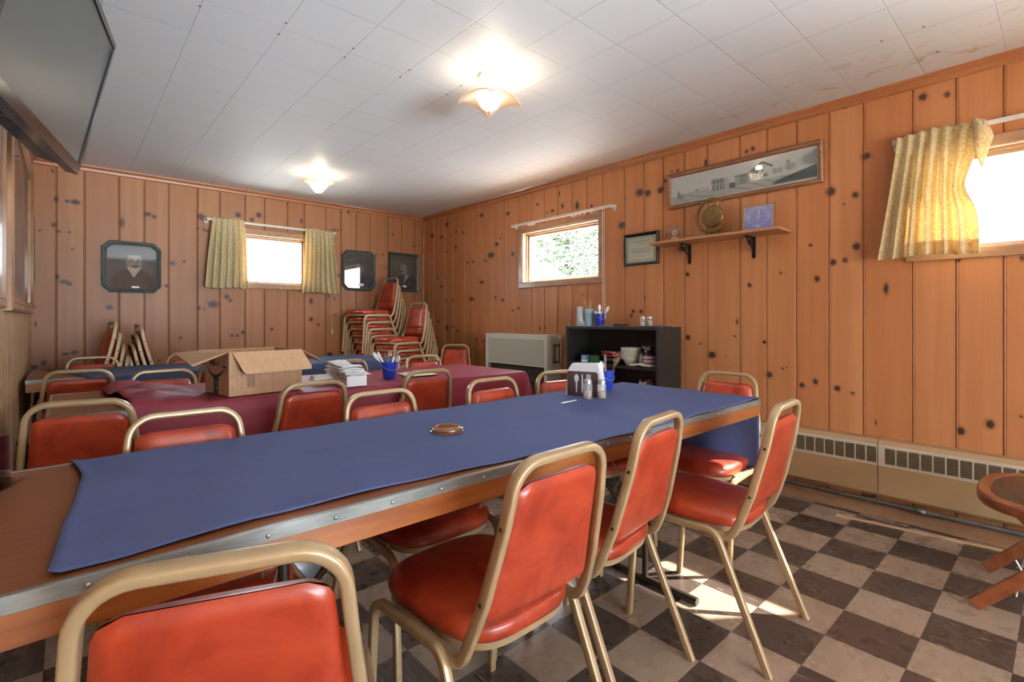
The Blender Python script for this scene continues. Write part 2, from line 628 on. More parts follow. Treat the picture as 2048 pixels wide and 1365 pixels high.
def ceiling_mat():
    m, nt, bs = nm('ceiling_tiles')
    t = N(nt, 'ShaderNodeTexCoord')
    sp = N(nt, 'ShaderNodeSeparateXYZ')
    L(nt, t.outputs['Object'], sp.inputs[0])
    T = .3048

    def line(c, o, wd):
        f = mth(nt, 'FRACT', mth(nt, 'DIVIDE', mth(nt, 'SUBTRACT', c, o), T))
        d = mth(nt, 'MULTIPLY', mth(nt, 'MINIMUM', f, mth(nt, 'SUBTRACT', 1, f)), T)
        return mth(nt, 'SUBTRACT', 1, mth(nt, 'SMOOTH_MIN', mth(nt, 'DIVIDE', d, wd), 1, .1))
    lx = line(sp.outputs[0], .410, .0042)
    ly = line(sp.outputs[1], 2.640, .0034)
    ln = mth(nt, 'MAXIMUM', lx, mth(nt, 'MULTIPLY', ly, .95))
    v = coords(nt)
    n = noise(nt, coords(nt, (1, 1, 1)), 130, 2)
    base = mix(nt, mth(nt, 'MULTIPLY', n, .25), (.76, .785, .80), (.72, .745, .765))
    col = mix(nt, mth(nt, 'MULTIPLY', ln, .5), base, (.33, .35, .37))
    # brown water rings beside the right wall, shapes of their own
    dist = mth(nt, 'ADD', mth(nt, 'SUBTRACT', 3.42, sp.outputs[0]), mth(nt, 'MULTIPLY', mth(nt, 'SUBTRACT', noise(nt, v, 5, 6, .6), .5), .55))
    ext = ramp(nt, mth(nt, 'SUBTRACT', 1.75, sp.outputs[1]), [(0, (0, 0, 0)), (.35, (.5, .5, .5)), (.75, (1, 1, 1))])
    r1 = ramp(nt, dist, [(.20, (0, 0, 0)), (.225, (1, 1, 1)), (.24, (.5, .5, .5)), (.275, (0, 0, 0))])
    r2 = ramp(nt, dist, [(.40, (0, 0, 0)), (.43, (.5, .5, .5)), (.46, (0, 0, 0))])
    patch = ramp(nt, noise(nt, v, 7, 5, .6), [(.47, (0, 0, 0)), (.6, (1, 1, 1))])
    st = mth(nt, 'MULTIPLY', mth(nt, 'MULTIPLY', mth(nt, 'ADD', r1, r2), ext), patch)
    col = mix(nt, mth(nt, 'MULTIPLY', st, .8), col, (.42, .27, .13))
    wash = mth(nt, 'MULTIPLY', ramp(nt, dist, [(.05, (1, 1, 1)), (.45, (0, 0, 0))]), ext)
    col = mix(nt, mth(nt, 'MULTIPLY', wash, .35), col, (.66, .60, .50))
    L(nt, col, bs.inputs['Base Color'])
    bs.inputs['Roughness'].default_value = .55
    bs.inputs['Specular IOR Level'].default_value = .35
    h = mth(nt, 'SUBTRACT', mth(nt, 'MULTIPLY', n, .08), ln)
    bump(nt, bs, h, .35, .003)
    return m


def floor_mat():
    m, nt, bs = nm('checker_vinyl_tiles')
    t = N(nt, 'ShaderNodeTexCoord')
    sp = N(nt, 'ShaderNodeSeparateXYZ')
    L(nt, t.outputs['Object'], sp.inputs[0])
    T = .22855
    u = mth(nt, 'DIVIDE', mth(nt, 'SUBTRACT', sp.outputs[0], 1.7717), T)
    w = mth(nt, 'DIVIDE', mth(nt, 'SUBTRACT', sp.outputs[1], .5756), T)
    fu, fw_ = mth(nt, 'FLOOR', u), mth(nt, 'FLOOR', w)
    par = mth(nt, 'FLOORED_MODULO', mth(nt, 'ADD', fu, fw_), 2)
    cell = N(nt, 'ShaderNodeCombineXYZ')
    L(nt, fu, cell.inputs[0])
    L(nt, fw_, cell.inputs[1])
    wn = N(nt, 'ShaderNodeTexWhiteNoise')
    L(nt, cell.outputs[0], wn.inputs[0])
    off = N(nt, 'ShaderNodeVectorMath', operation='SCALE')
    L(nt, wn.outputs[1], off.inputs[0])
    off.inputs['Scale'].default_value = 20

    def shifted(st):
        v = coords(nt, st)
        a = N(nt, 'ShaderNodeVectorMath', operation='ADD')
        L(nt, v, a.inputs[0])
        L(nt, off.outputs[0], a.inputs[1])
        return a.outputs[0]
    sd = noise(nt, shifted((260, 13, 1)), 1, 1.5, .5)
    dk = mix(nt, ramp(nt, noise(nt, shifted((40, 4, 1)), 1, 4), [(.30, (0, 0, 0)), (.65, (1, 1, 1))]), (.055, .038, .032), (.080, .056, .046))
    dk = mix(nt, mth(nt, 'MULTIPLY', ramp(nt, sd, [(.68, (0, 0, 0)), (.74, (1, 1, 1))]), .8), dk, (.42, .37, .33))
    sl = noise(nt, shifted((16, 210, 1)), 1, 1.5, .5)
    lt = mix(nt, ramp(nt, noise(nt, shifted((4, 16, 1)), 1, 3, .5), [(.15, (0, 0, 0)), (.75, (1, 1, 1))]), (.385, .29, .21), (.31, .23, .165))
    lt = mix(nt, mth(nt, 'MULTIPLY', ramp(nt, sl, [(.62, (0, 0, 0)), (.72, (1, 1, 1))]), .5), lt, (.17, .10, .065))
    lt = mix(nt, mth(nt, 'MULTIPLY', ramp(nt, sl, [(.26, (1, 1, 1)), (.32, (0, 0, 0))]), .5), lt, (.48, .41, .34))
    c = mix(nt, par, dk, lt)

    def edge(x):
        f = mth(nt, 'FRACT', x)
        d = mth(nt, 'MINIMUM', f, mth(nt, 'SUBTRACT', 1, f))
        return mth(nt, 'LESS_THAN', d, .005)
    e = mth(nt, 'MAXIMUM', edge(u), edge(w))
    c = mix(nt, mth(nt, 'MULTIPLY', e, .55), c, (.04, .028, .02))
    vary = mix(nt, mth(nt, 'MULTIPLY', wn.outputs[0], .18), (1, 1, 1), (.5, .5, .5))
    c = mix(nt, 1.0, c, vary, 'MULTIPLY')
    L(nt, c, bs.inputs['Base Color'])
    sc = noise(nt, coords(nt), 9, 5, .6)
    L(nt, ramp(nt, sc, [(.3, (.20, .20, .20)), (.7, (.38, .38, .38))]), bs.inputs['Roughness'])
    bs.inputs['Coat Weight'].default_value = .15
    bs.inputs['Coat Roughness'].default_value = .12
    bump(nt, bs, mth(nt, 'SUBTRACT', mth(nt, 'MULTIPLY', sc, .3), e), .25, .001)
    return m


M['ceiling'] = ceiling_mat()
M['floor'] = floor_mat()
XW, YW, XL, YF, ZC = 3.42, 5.53, -.216, -3.0, 2.416
KR=[(521,2311,10,12),(422,2290,7,10),(881,2367,5,5),(775,2055,13,11),(952,1886,14,16),(828,1842,9,11),(883,1798,4,5),(822,1542,11,13),(940,1460,10,11),(879,1466,8,10),(146,1411,6,9),(2290,2132,22,18),(2217,2114,17,15),(2102,2118,16,14),(2062,2178,8,8),(2006,2241,6,5),(1956,2234,8,7),(1737,2241,7,16),(1450,2251,8,8),(1407,2260,8,8),(2459,1892,16,14),(1061,1575,6,7),(942,1456,9,10),(1878,1449,9,9),(1926,1645,14,13),(1234,1417,5,5),(1212,1417,3,3),(1430,1346,8,9),(1025,1365,9,11),(1527,1000,5,5),(1510,1100,5,14),(1875,982,11,11),(1777,941,5,5),(1690,862,18,14),(1589,866,3,3),(1545,809,3,3),(1508,816,3,3),(1334,967,8,8),(1304,754,12,12),(1222,801,4,4),(1200,807,4,4),(1109,704,9,10),(1034,736,8,11),(918,706,10,11),(840,685,5,6),(1759,1456,2,2),(1684,1029,2,13),(682,1290,7,19),(380,1425,6,8),(368,543,9,13),(260,596,10,14),(155,651,4,5),(841,685,5,6),(726,532,3,12),(5330,2161,20,16),(5124,2120,20,11),(5006,2259,18,16),(4815,2148,7,12),(4676,2116,8,15),(4822,1966,9,13),(5014,1929,14,8),(4740,1765,9,5),(4582,1762,11,7),(4491,1768,11,7),(4334,2265,22,10),(4009,1971,9,6),(4073,1915,19,12),(4167,1808,32,18),(4279,1760,9,8),(4244,1751,8,5),(3815,1785,12,12),(3891,2216,17,11),(5206,1632,9,14),(5121,1517,11,9),(5024,1342,10,12),(4886,1335,12,11),(4514,1342,28,12),(4328,1524,22,10),(4093,1347,11,7),(3975,1320,11,11),(3815,1206,8,5),(3728,1222,10,7),(5198,1085,11,12),(5003,1007,16,18),(4886,1031,8,9),(4785,974,13,10),(4424,879,9,8),(4547,694,14,9),(4308,869,11,7),(3891,2215,17,11),(3815,1787,13,12),(3252,2141,12,9),(3321,2136,7,5),(3451,2235,11,8),(3124,2165,9,14),(2946,2140,11,22),(2462,1892,19,16),(2429,2106,5,4),(3977,1318,13,9),(3815,1206,9,6),(3729,1224,9,9),(2884,1338,5,4),(2246,1287,3,11),(2351,1180,9,8),(2277,1179,11,9),(2370,1144,8,7),(2291,2130,15,13),(2219,2110,13,11),(2106,2107,12,11),(3167,2291,5,15),(2782,2107,9,7),(1878,980,8,8),(2003,1103,4,4),(2246,1293,3,9),(3417,1026,6,12),(3354,1035,5,8),(4424,886,6,9),(3814,1205,8,5),(1774,944,4,4)]
KB=[(-67,2101,8,13),(0,2095,9,9),(51,2095,19,12),(-83,1888,9,12),(-163,1835,6,6),(-53,1838,9,6),(14,1840,6,6),(32,1699,5,5),(-61,1462,8,13),(13,1405,11,8),(-17,1424,21,11),(542,2063,15,12),(589,2047,11,11),(357,1963,11,26),(413,1930,4,4),(-165,1835,6,6),(953,2097,17,17),(928,1979,6,6),(974,1977,6,6),(990,1967,6,6),(1012,1971,6,6),(726,1634,12,12),(817,1658,8,8),(679,1424,9,9),(273,1218,14,14),(-198,1213,6,6),(-189,1078,5,15),(937,1220,8,10),(980,1211,5,8),(1053,1261,23,19),(789,942,8,8),(625,736,6,6),(49,838,16,9),(-12,828,15,7),(-141,759,10,12),(-199,731,13,10),(-90,2328,5,10),(966,2087,18,18),(1272,2158,15,15),(1464,2181,16,16),(1399,2126,12,12),(1887,2177,8,20),(2414,2349,8,14),(2224,2124,7,7),(2256,2124,8,8),(2293,2128,9,5),(2289,1611,17,12),(2980,2152,8,8),(3357,2058,7,7),(2848,1895,7,7),(2795,1887,5,5),(2756,1884,5,8),(2886,1744,6,9),(2823,1743,6,6),(3282,2042,8,8),(1054,1260,29,20),(979,1216,5,8),(932,1224,6,9),(1172,1336,14,14),(1202,1301,10,10),(1218,952,9,9),(1267,951,9,9),(1315,982,10,12),(1588,1010,10,10),(1461,817,9,9),(1992,1313,12,20),(1992,1114,13,13),(2069,1055,8,8),(2253,1348,5,9),(2180,1368,5,15),(2259,1164,7,7),(2349,735,9,9),(3366,1485,8,8),(3338,1672,11,9),(1744,2342,5,9),(2198,720,17,14),(1917,789,4,4)]

SEAM_R = [5.40, 5.294, 5.051, 4.882, 4.653, 4.475, 4.301, 4.123, 3.95, 3.719, 3.54, 3.365, 3.19, 3.01, 2.836, 2.662, 2.439, 2.253, 2.081, 1.905, 1.728, 1.497, 1.322, 1.143, .964, .791, .566, .389, .214, .02, -.17, -.33, -.52, -.70, -.86, -1.05, -1.22, -1.41, -1.6, -1.78, -1.95, -2.15, -2.3, -2.52, -2.7, -2.85]
SEAM_B = [-.064, .111, .341, .519, .70, .929, 1.115, 1.339, 1.519, 1.747, 1.921, 2.154, 2.331, 2.51, 2.683, 2.917, 3.10, 3.279]
rnd = random.Random(7)


def wall(name, a0, a1, seams, knots, holes, place, mat, step=.0125):
    """board wall: a = distance along the wall, depth goes into the wall"""
    seams = sorted(s for s in seams if a0 < s < a1)
    cols = []
    for s in seams:
        cols += [(s - .013, 0, .0), (s - .009, .0025, .35), (s - .006, .001, .1), (s - .0015, .006, 1), (s + .0015, .006, 1), (s + .005, 0, .1)]
    edges = [(a, 0, 0) for h in holes for a in h[:2]] + [(a0, 0, 0), (a1, 0, 0)]
    edges = [e for e in edges if all(abs(e[0] - c[0]) > .001 for c in cols)]
    # drop seam columns that straddle a hole edge too closely
    ks = sorted(cols + edges)
    full = []
    for i in range(len(ks) - 1):
        full.append(ks[i])
        gap = ks[i + 1][0] - ks[i][0]
        n = max(1, int(round(gap / step)))
        for k in range(1, n):
            full.append((ks[i][0] + gap * k / n, 0, 0))
    full.append(ks[-1])
    zs = sorted(set([0, ZC] + [z for h in holes for z in h[2:]]))
    zz = []
    for i in range(len(zs) - 1):
        g = zs[i + 1] - zs[i]
        n = max(1, int(round(g / step)))
        zz += [zs[i] + g * k / n for k in range(n)]
    zz.append(zs[-1])
    tones = {}
    brd = [a0] + seams + [a1]
    tn = [rnd.random() for _ in brd]

    def inhole(a, z):
        return any(h[0] - 1e-5 < a < h[1] + 1e-5 and h[2] - 1e-5 < z < h[3] + 1e-5 for h in holes)
    vs, cl = [], []
    import bisect
    for z in zz:
        for a, d, g in full:
            if any(h[0] + 1e-5 < a < h[1] - 1e-5 and h[2] + 1e-5 < z < h[3] - 1e-5 for h in holes): d = 0
            k = 0
            for ky, kz, ry, rz in knots:
                dz = (z - kz)
                if abs(dz) < rz * 2.6:
                    da = a - ky
                    if abs(da) < ry * 2.6:
                        k = max(k, math.exp(-((da / ry) ** 2 + (dz / rz) ** 2) * .75))
            vs.append(place(a, d, z))
            cl.append((tn[bisect.bisect(brd, a - 1e-6) - 1], k, g))
    w = len(full)
    fs = []
    for j in range(len(zz) - 1):
        zm = (zz[j] + zz[j + 1]) / 2
        for i in range(w - 1):
            am = (full[i][0] + full[i + 1][0]) / 2
            if inhole(am, zm): continue
            fs.append((j * w + i, j * w + i + 1, (j + 1) * w + i + 1, (j + 1) * w + i))
    mb = MB()
    mb.add(vs, fs)
    return tag(mb.build(name, mat, fixn=False, cols=cl), kind='structure')


KR = [(a / 1000, b_ / 1000, c / 620, d / 620) for a, b_, c, d in KR]
KB = [(a / 1000, b_ / 1000, c / 620, d / 620) for a, b_, c, d in KB]
WR = (2.69, 3.665, 1.475, 1.985)    # right wall window opening (y0, y1, z0, z1)
WN = (-.44, .545, 1.475, 1.985)     # right wall, nearer window
WB = (1.30, 1.95, 1.475, 1.985)     # back wall window
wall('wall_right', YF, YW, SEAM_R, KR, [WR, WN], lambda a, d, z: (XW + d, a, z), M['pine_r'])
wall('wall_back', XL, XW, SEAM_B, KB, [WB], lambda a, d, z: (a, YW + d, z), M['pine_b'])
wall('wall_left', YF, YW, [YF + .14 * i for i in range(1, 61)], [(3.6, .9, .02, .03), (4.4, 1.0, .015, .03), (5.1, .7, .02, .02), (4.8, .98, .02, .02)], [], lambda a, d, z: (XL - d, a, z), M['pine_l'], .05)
b = MB()
FW = (-.02, 2.32, .55, 1.60)  # opening made for the added fill lamps
for x0, x1, z0, z1 in ((XL, FW[0], 0, ZC), (FW[1], XW, 0, ZC), (FW[0], FW[1], 0, FW[2]), (FW[0], FW[1], FW[3], ZC)):
    b.box(x0, x1, YF - .1, YF, z0, z1)
tag(b.build('wall_front', M['wallgrey']), kind='structure')
b = MB()
b.box(XL - .1, XW + .1, YF - .1, YW + .1, -.1, 0)
tag(b.build('floor', M['floor']), kind='structure')
b = MB()
b.box(XL - .1, XW + .1, YF - .1, YW + .1, ZC, ZC + .1)
ceil_ = tag(b.build('ceiling', M['ceiling']), kind='structure')
for x, y in ((1.329, 2.383), (1.328, 2.285), (1.63, 2.249), (1.634, 2.39), (.409, 2.397), (.714, 2.282), (.716, 2.394), (1.021, 2.281), (1.023, 2.386), (2.829, .428), (2.828, .581), (3.144, .423)):
    MB().lathe([(0, -.002), (.0045, -.0012), (.0055, .001)], (x, y, ZC), 8).build('ceiling_screw', M['bolt'], ceil_)

# crown mouldings along the walls
prof = [(0, 0), (0, -.052), (.006, -.052), (.012, -.045), (.014, -.028), (.022, -.018), (.030, -.012), (.034, 0)]


def crown(name, a0, a1, place):
    rings = [[place(a, u, ZC + v) for u, v in prof] for a in (a0, a1)]
    b = MB().rings(rings)
    return tag(b.build(name, M['crown']), kind='structure')


crown('trim_1', YF, YW, lambda a, u, z: (XW - u, a, z))
crown('trim_2', XL, XW, lambda a, u, z: (a, YW - u, z))
crown('trim_3', YF, YW, lambda a, u, z: (XL + u, a, z))
# baseboards
for nme, bx in (('baseboard_right', (XW - .016, XW, YF, YW, 0, .095)), ('baseboard_back', (XL, XW, YW - .016, YW, 0, .095)), ('baseboard_left', (XL, XL + .016, YF, YW, 0, .095))):
    b = MB()
    b.box(*bx)
    tag(b.build(nme, M['trimwood'], bevel=.004), kind='structure')
# corner posts where the walls meet
b = MB().box(XW - .022, XW, YW - .022, YW, .095, ZC - .05)
tag(b.build('trim_4', M['crown'], bevel=.006), kind='structure')


def window(name, hole, place, flipdepth=1):
    """place(a, d, z): a along the wall, d > 0 into the wall, d < 0 into the room"""
    w = struct(name)
    a0, a1, z0, z1 = hole

    def bx(mb, p, q, dd0, dd1, s, t):
        mb.hexa([place(a, d, z) for z in (s, t) for d in (dd0, dd1) for a in (p, q)])
    c = MB()
    cw = .046
    bx(c, a0 - cw, a1 + cw, -.018, 0, z0 - cw, z0)
    bx(c, a0 - cw, a1 + cw, -.018, 0, z1, z1 + cw)
    bx(c, a0 - cw, a0, -.018, 0, z0, z1)
    bx(c, a1, a1 + cw, -.018, 0, z0, z1)
    c.build('window_casing', M['trimwood'], w, bevel=.003)
    j = MB()
    t = .012
    bx(j, a0, a1, -.01, .15, z0, z0 + t)
    bx(j, a0, a1, -.01, .15, z1 - t, z1)
    bx(j, a0, a0 + t, -.01, .15, z0, z1)
    bx(j, a1 - t, a1, -.01, .15, z0, z1)
    # stop bead
    bx(j, a0 + t, a1 - t, .035, .05, z1 - t - .014, z1 - t)
    bx(j, a0 + t, a0 + t + .014, .035, .05, z0 + t, z1 - t)
    bx(j, a1 - t - .014, a1 - t, .035, .05, z0 + t, z1 - t)
    j.build('window_jamb', M['sashwood'], w, bevel=.002)
    s = MB()
    sw = .032
    p, q, r, u = a0 + t, a1 - t, z0 + t, z1 - t
    bx(s, p, q, .055, .09, r, r + .018)
    bx(s, p, q, .055, .09, u - sw, u)
    bx(s, p, p + sw, .055, .09, r, u)
    bx(s, q - sw, q, .055, .09, r, u)
    s.build('window_sash', M['sashwood'], w, bevel=.002)
    g = MB()
    g.add([place(p + .01, .072, r + .01), place(q - .01, .072, r + .01), place(q - .01, .072, u - .01), place(p + .01, .072, u - .01)], [(0, 1, 2, 3)])
    g.build('window_pane', M['pane'], w)
    return w


PR = lambda a, d, z: (XW + d, a, z)
PB = lambda a, d, z: (a, YW + d, z)
window('window_1', WR, PR)
window('window_2', WB, PB)
window('window_3', WN, PR)
w4 = struct('added_window')  # unseen window, added to hold the fill lamps
b = MB()
for k in (FW[0], 1.13, FW[1] - .05): b.box(k, k + .05, YF - .08, YF - .03, FW[2], FW[3])
b.box(FW[0], FW[1], YF - .08, YF - .03, FW[2], FW[2] + .05)
b.box(FW[0], FW[1], YF - .08, YF - .03, FW[3] - .05, FW[3])
b.build('window_frame', M['whitemetal'], w4)

# ---------------------------------------------------------------- outside
b = MB().box(-30, 60, -30, 60, -.45, -.3)
tag(b.build('ground', M['grass']), kind='structure')
rt = random.Random(3)
tree = thing('tree', 'leafy green tree seen through the bare window between the cabinet and the corner', 'tree', (10.2, 9.8, -.3))
tb = MB().tube([(0, 0, 0), (.05, .1, 1.2), (0, .3, 2.4)], .16, 10, scales=[1.2, 1, .7])
for a in range(6): tb.tube([(0, .2, 1.8), (math.cos(a) * .9, math.sin(a) * 1.2, 3.0 + .2 * a)], .05, 6)
tb.build('trunk', M['bark'], tree, smooth=True)
vs, fs = [], []
for cl in range(75):
    cx, cy, cz = rt.uniform(-1.8, 2.4), rt.uniform(-2.6, 4.2), rt.uniform(1.0, 4.6)
    R_ = rt.uniform(.45, .8)
    for k in range(190):
        d = Vector((rt.gauss(0, 1), rt.gauss(0, 1), rt.gauss(0, 1))).normalized() * R_ * rt.uniform(.6, 1)
        c = Vector((cx, cy, cz)) + d
        u = Vector((rt.gauss(0, 1), rt.gauss(0, 1), rt.gauss(0, .6))).normalized()
        v = u.cross(Vector((rt.gauss(0, 1), rt.gauss(0, 1), rt.gauss(0, 1)))).normalized()
        s = rt.uniform(.05, .09)
        i = len(vs)
        vs += [c - u * s, c + v * s * .55, c + u * s, c - v * s * .55]
        fs.append((i, i + 1, i + 2, i + 3))
MB().add(vs, fs).build('foliage', M['leaf'], tree, fixn=False)
hs = thing('shed', 'pale gabled shed low behind the tree outside the bare window', 'building', (7.6, 8.05, -.3))
MB().box(-.8, .75, -.6, .45, 0, 2.2).build('shed_wall', M['siding'], hs)
MB().prism([(-.95, 2.15), (.9, 2.15), (-.02, 2.62)], -.7, .6, Matrix(((1, 0, 0, 0), (0, 0, 1, 0), (0, 1, 0, 0), (0, 0, 0, 1)))).build('roof', M['roofing'], hs)
for k, zz_ in enumerate((2.19, 2.33, 2.46, 2.62)):
    o = MB().tube([(8.2, -2, zz_ - .25), (6.6, 5.3, zz_ - .1 + .02 * k), (6.0, 14, zz_ - .02)], .006, 5).build('power_line', M['whitemetal'])
    tag(o, ['lowest', 'second lowest', 'third from the bottom', 'topmost'][k] + ' of the four thin wires crossing outside the bare window', 'wire', 'wires outside the window')

# ---------------------------------------------------------------- curtain rods and curtains


def rod(name, label, place, a0, a1, z, hooks=(), group=None):
    t = thing(name, label, 'curtain rod', group=group)
    b = MB()
    b.hexa([place(a, d, zz) for zz in (z - .011, z + .011) for d in (-.072, -.062) for a in (a0, a1)])
    b.build('rail', M['whitemetal'], t, bevel=.002)
    for a in (a0, a1):
        e = MB()
        e.hexa([place(x, d, zz) for zz in (z - .012, z + .012) for d in (-.072, 0) for x in (a - .006, a + .006)])
        e.hexa([place(x, d, zz) for zz in (z - .03, z + .02) for d in (-.004, 0) for x in (a - .014, a + .014)])
        e.build('bracket', M['whitemetal'], t)
    if hooks:
        for a in hooks:
            h = MB()
            h.tube([place(a, -.067, z - .010), place(a + .002, -.069, z - .022), place(a + .006, -.064, z - .03)], .0028, 5)
            h.build('carrier_hook', M['whitemetal'], t)
    return t


rod('curtain_rod', 'white traverse rod over the back wall window with two curtains', PB, .995, 2.235, 2.073)
rod('curtain_rod', 'bare white traverse rod with empty hooks over the curtainless window', PR, 2.533, 3.755, 2.056,
    hooks=[2.66, 2.69, 2.72, 2.735, 2.80, 2.86, 2.90, 2.92, 2.935, 2.95, 3.42, 3.44, 3.46, 3.47, 3.485, 3.50, 3.515])
rod('curtain_rod', 'white rod over the rightmost window, holding a turned-back curtain', PR, -.62, .632, 2.078)


def curtain(name, label, place, top, bot, z0, z1, folds, seed, fold_edge=None, group=None):
    """top / bot: (a0, a1) at the rod and at the hem"""
    r = random.Random(seed)
    ph = [r.uniform(0, 6) for _ in range(6)]
    amp = [r.uniform(.7, 1.3) for _ in range(folds + 2)]
    off = -.094

    def fn(u, v):      # v 0 top, 1 hem
        a = (top[0] + (top[1] - top[0]) * u) * (1 - v) + (bot[0] + (bot[1] - bot[0]) * u) * v
        w = u * folds
        env = .006 + .017 * min(1, v * 2.2)
        k = int(w)
        pinch = math.cos(2 * PI * w)
        # pinch pleats: narrow sharp folds near the top, opening below
        s = abs(pinch) ** (1.0 if v > .25 else .6) * (1 if pinch > 0 else -1)
        d = off + .010 - env * amp[min(k, folds)] * s - .006 * math.sin(5 * v + ph[0]) * u
        a += .004 * math.sin(2 * PI * w * 2 + ph[1]) * v + .010 * math.sin(3 * v + ph[2] + 4 * u) * v
        z = z0 + (z1 - z0) * v + .006 * math.sin(2 * PI * w + ph[3]) * (v - .5) + .006 * math.sin(7 * u + ph[4])
        if fold_edge: a, d, z = fold_edge(u, v, a, d, z)
        return place(a, d, z)
    t = thing(name, label, 'curtain', group=group)
    MB().grid(folds * 14, 40, fn).build('drape', M['curtain'], t, smooth=True, solid=.0015)
    # hem: doubled cloth along the bottom
    def hf(u, v):
        p = Vector(fn(u, 1 - .11 * v))
        q = Vector(place(0, -1, 0)) - Vector(place(0, 0, 0))
        return p + q * .0022
    MB().grid(folds * 14, 3, hf).build('hem', M['curtain'], t, smooth=True)
    return t


curtain('curtain', 'gold brocade curtain panel on the left of the back wall window', PB, (1.035, 1.31), (.962, 1.352), 2.096, 1.418, 6, 1)
curtain('curtain', 'gold brocade curtain panel on the right of the back wall window', PB, (1.90, 2.20), (1.862, 2.26), 2.092, 1.402, 7, 2)


def flip(u, v, a, d, z):
    # the top corner by the glass is dragged out and folded back
    k = max(0, (u - .70) / .30)
    t = max(0, 1 - abs(v - .0) / .30)
    a -= .050 * k * t * (1 if v < .3 else 0)
    dd = math.exp(-((v - .48) / .14) ** 2) * k
    a += .040 * dd
    z -= .02 * k * t
    d -= .05 * k * t
    return a, d, z


c3 = curtain('curtain', 'gold brocade curtain with a folded-back top corner on the rightmost window', PR, (.615, .315), (.693, .300), 2.102, 1.448, 6, 5, flip)
# flap of the turned-over heading
MB().grid(8, 8, lambda u, v: PR(.315 - .075 * u * (1 - abs(v - .35)) - .01 * v, -.125 - .01 * math.sin(4 * u), 2.10 - .17 * v - .06 * u * (.3 + v))).build('turned_corner', M['curtain'], c3, smooth=True, solid=.002)


def cord(label, pts, rz=.0022, tassel=True, double=None):
    t = thing('pull_cord', label, 'cord')
    b = MB().tube(pts, rz, 6)
    if double: b.tube([Vector(p) + Vector(double) for p in pts], rz, 6)
    b.build('cord', M['cord'], t)
    if tassel:
        MB().lathe([(.003, .0), (.006, -.012), (.011, -.045), (.012, -.05), (0, -.05)], pts[-1], 12).build('tassel', M['cord'], t, smooth=True, angle=.6)
    return t


cord('white pull cord with small tassel hanging below the back wall curtain', [(2.213, YW - .03, 2.06), (2.213, YW - .03, 1.5), (2.213, YW - .03, 1.0)])
cord('long white double cord hanging from the bare rod down to the black cabinet', [(XW - .05, 2.605, 2.05), (XW - .05, 2.603, 1.6), (XW - .05, 2.600, 1.17)], double=(0, .018, 0))

# ---------------------------------------------------------------- tables


def make_table(name, label, x0, x1, y0, y1, z, pedestals, group=None):
    t = thing(name, label, 'table', (x0, y0, 0), group=group)
    Lx, Ly = x1 - x0, y1 - y0
    e = .0025
    MB().box(e, Lx - e, e, Ly - e, z - .018, z).build('tabletop', M['hardboard'], t, bevel=.001)
    st = MB()      # folded steel edging with a thin lip on top
    for a, b_, c, d in ((-.002, Lx + .002, -.002, e), (-.002, Lx + .002, Ly - e, Ly + .002), (-.002, e, 0, Ly), (Lx - e, Lx + .002, 0, Ly)):
        st.box(a, b_, c, d, z - .024, z + .0012)
    st.build('edge_strip', M['strip'], t, bevel=.0006)
    lip = MB()
    for a, b_, c, d in ((0, Lx, 0, .009), (0, Lx, Ly - .009, Ly), (0, .009, 0, Ly), (Lx - .009, Lx, 0, Ly)):
        lip.box(a, b_, c, d, z - .001, z + .0014)
    lip.build('edge_lip', M['strip'], t)
    ap = MB()
    q = .022
    for a, b_, c, d in ((0, Lx, 0, q), (0, Lx, Ly - q, Ly), (0, q, q, Ly - q), (Lx - q, Lx, q, Ly - q)):
        ap.box(a, b_, c, d, z - .073, z - .0241)
    for k in (.33, .66): ap.box(Lx * k - .02, Lx * k + .02, q, Ly - q, z - .065, z - .018)
    ap.build('apron', M['apron'], t, bevel=.0015)
    nr = int(Lx / .122)
    for k in range(nr + 1):
        xx = .04 + (Lx - .08) * k / nr
        MB().lathe([(.0042, 0), (.0036, .0012), (.0018, .0022), (0, .0025)], n=8, M=Matrix.Translation((xx, -.002, z - .013)) @ Matrix.Rotation(PI / 2, 4, 'X')).build('rivet', M['rivet'], t, smooth=True)
    for px in pedestals:
        lg = MB()
        mid = Ly / 2
        lg.tube([(px, .02, .017), (px, Ly - .02, .017)], .015, 10)
        for yy in (mid - .125, mid + .125): lg.tube([(px, yy, .017), (px, yy, z - .05)], .0125, 10)
        lg.tube([(px, mid - .2, z - .035), (px, mid + .2, z - .035)], .0125, 10)
        o = lg.build('leg_frame', M['leg'], t, smooth=True, angle=.8)
        s = 1 if px < Lx / 2 else -1
        MB().tube([(px, mid, .30), (px + s * .38, mid, z - .04)], .009, 8).build('brace', M['leg'], t, smooth=True)
        for yy in (mid - .125, mid + .125):
            MB().tube([(px, yy, .22), (px, 2 * mid - yy, .60)], .003, 6).build('tie_rod', M['steel'], o, smooth=True)
    return t


T1 = (-.14, 2.372, .945, 1.705, .750)
T2 = (-.06, 2.375, 2.52, 3.28, .752)
T3 = (-.185, 2.225, 4.12, 4.84, .752)
make_table('folding_table', 'nearest long folding table, varnished apron and riveted metal edge, under a blue runner', *T1, (.51, 1.972))
make_table('folding_table', 'middle long folding table mostly hidden by a maroon cloth', *T2, (.5, 1.95))
make_table('folding_table', 'farthest long folding table in front of the back wall, half bare at its left end', *T3, (.5, 1.95))


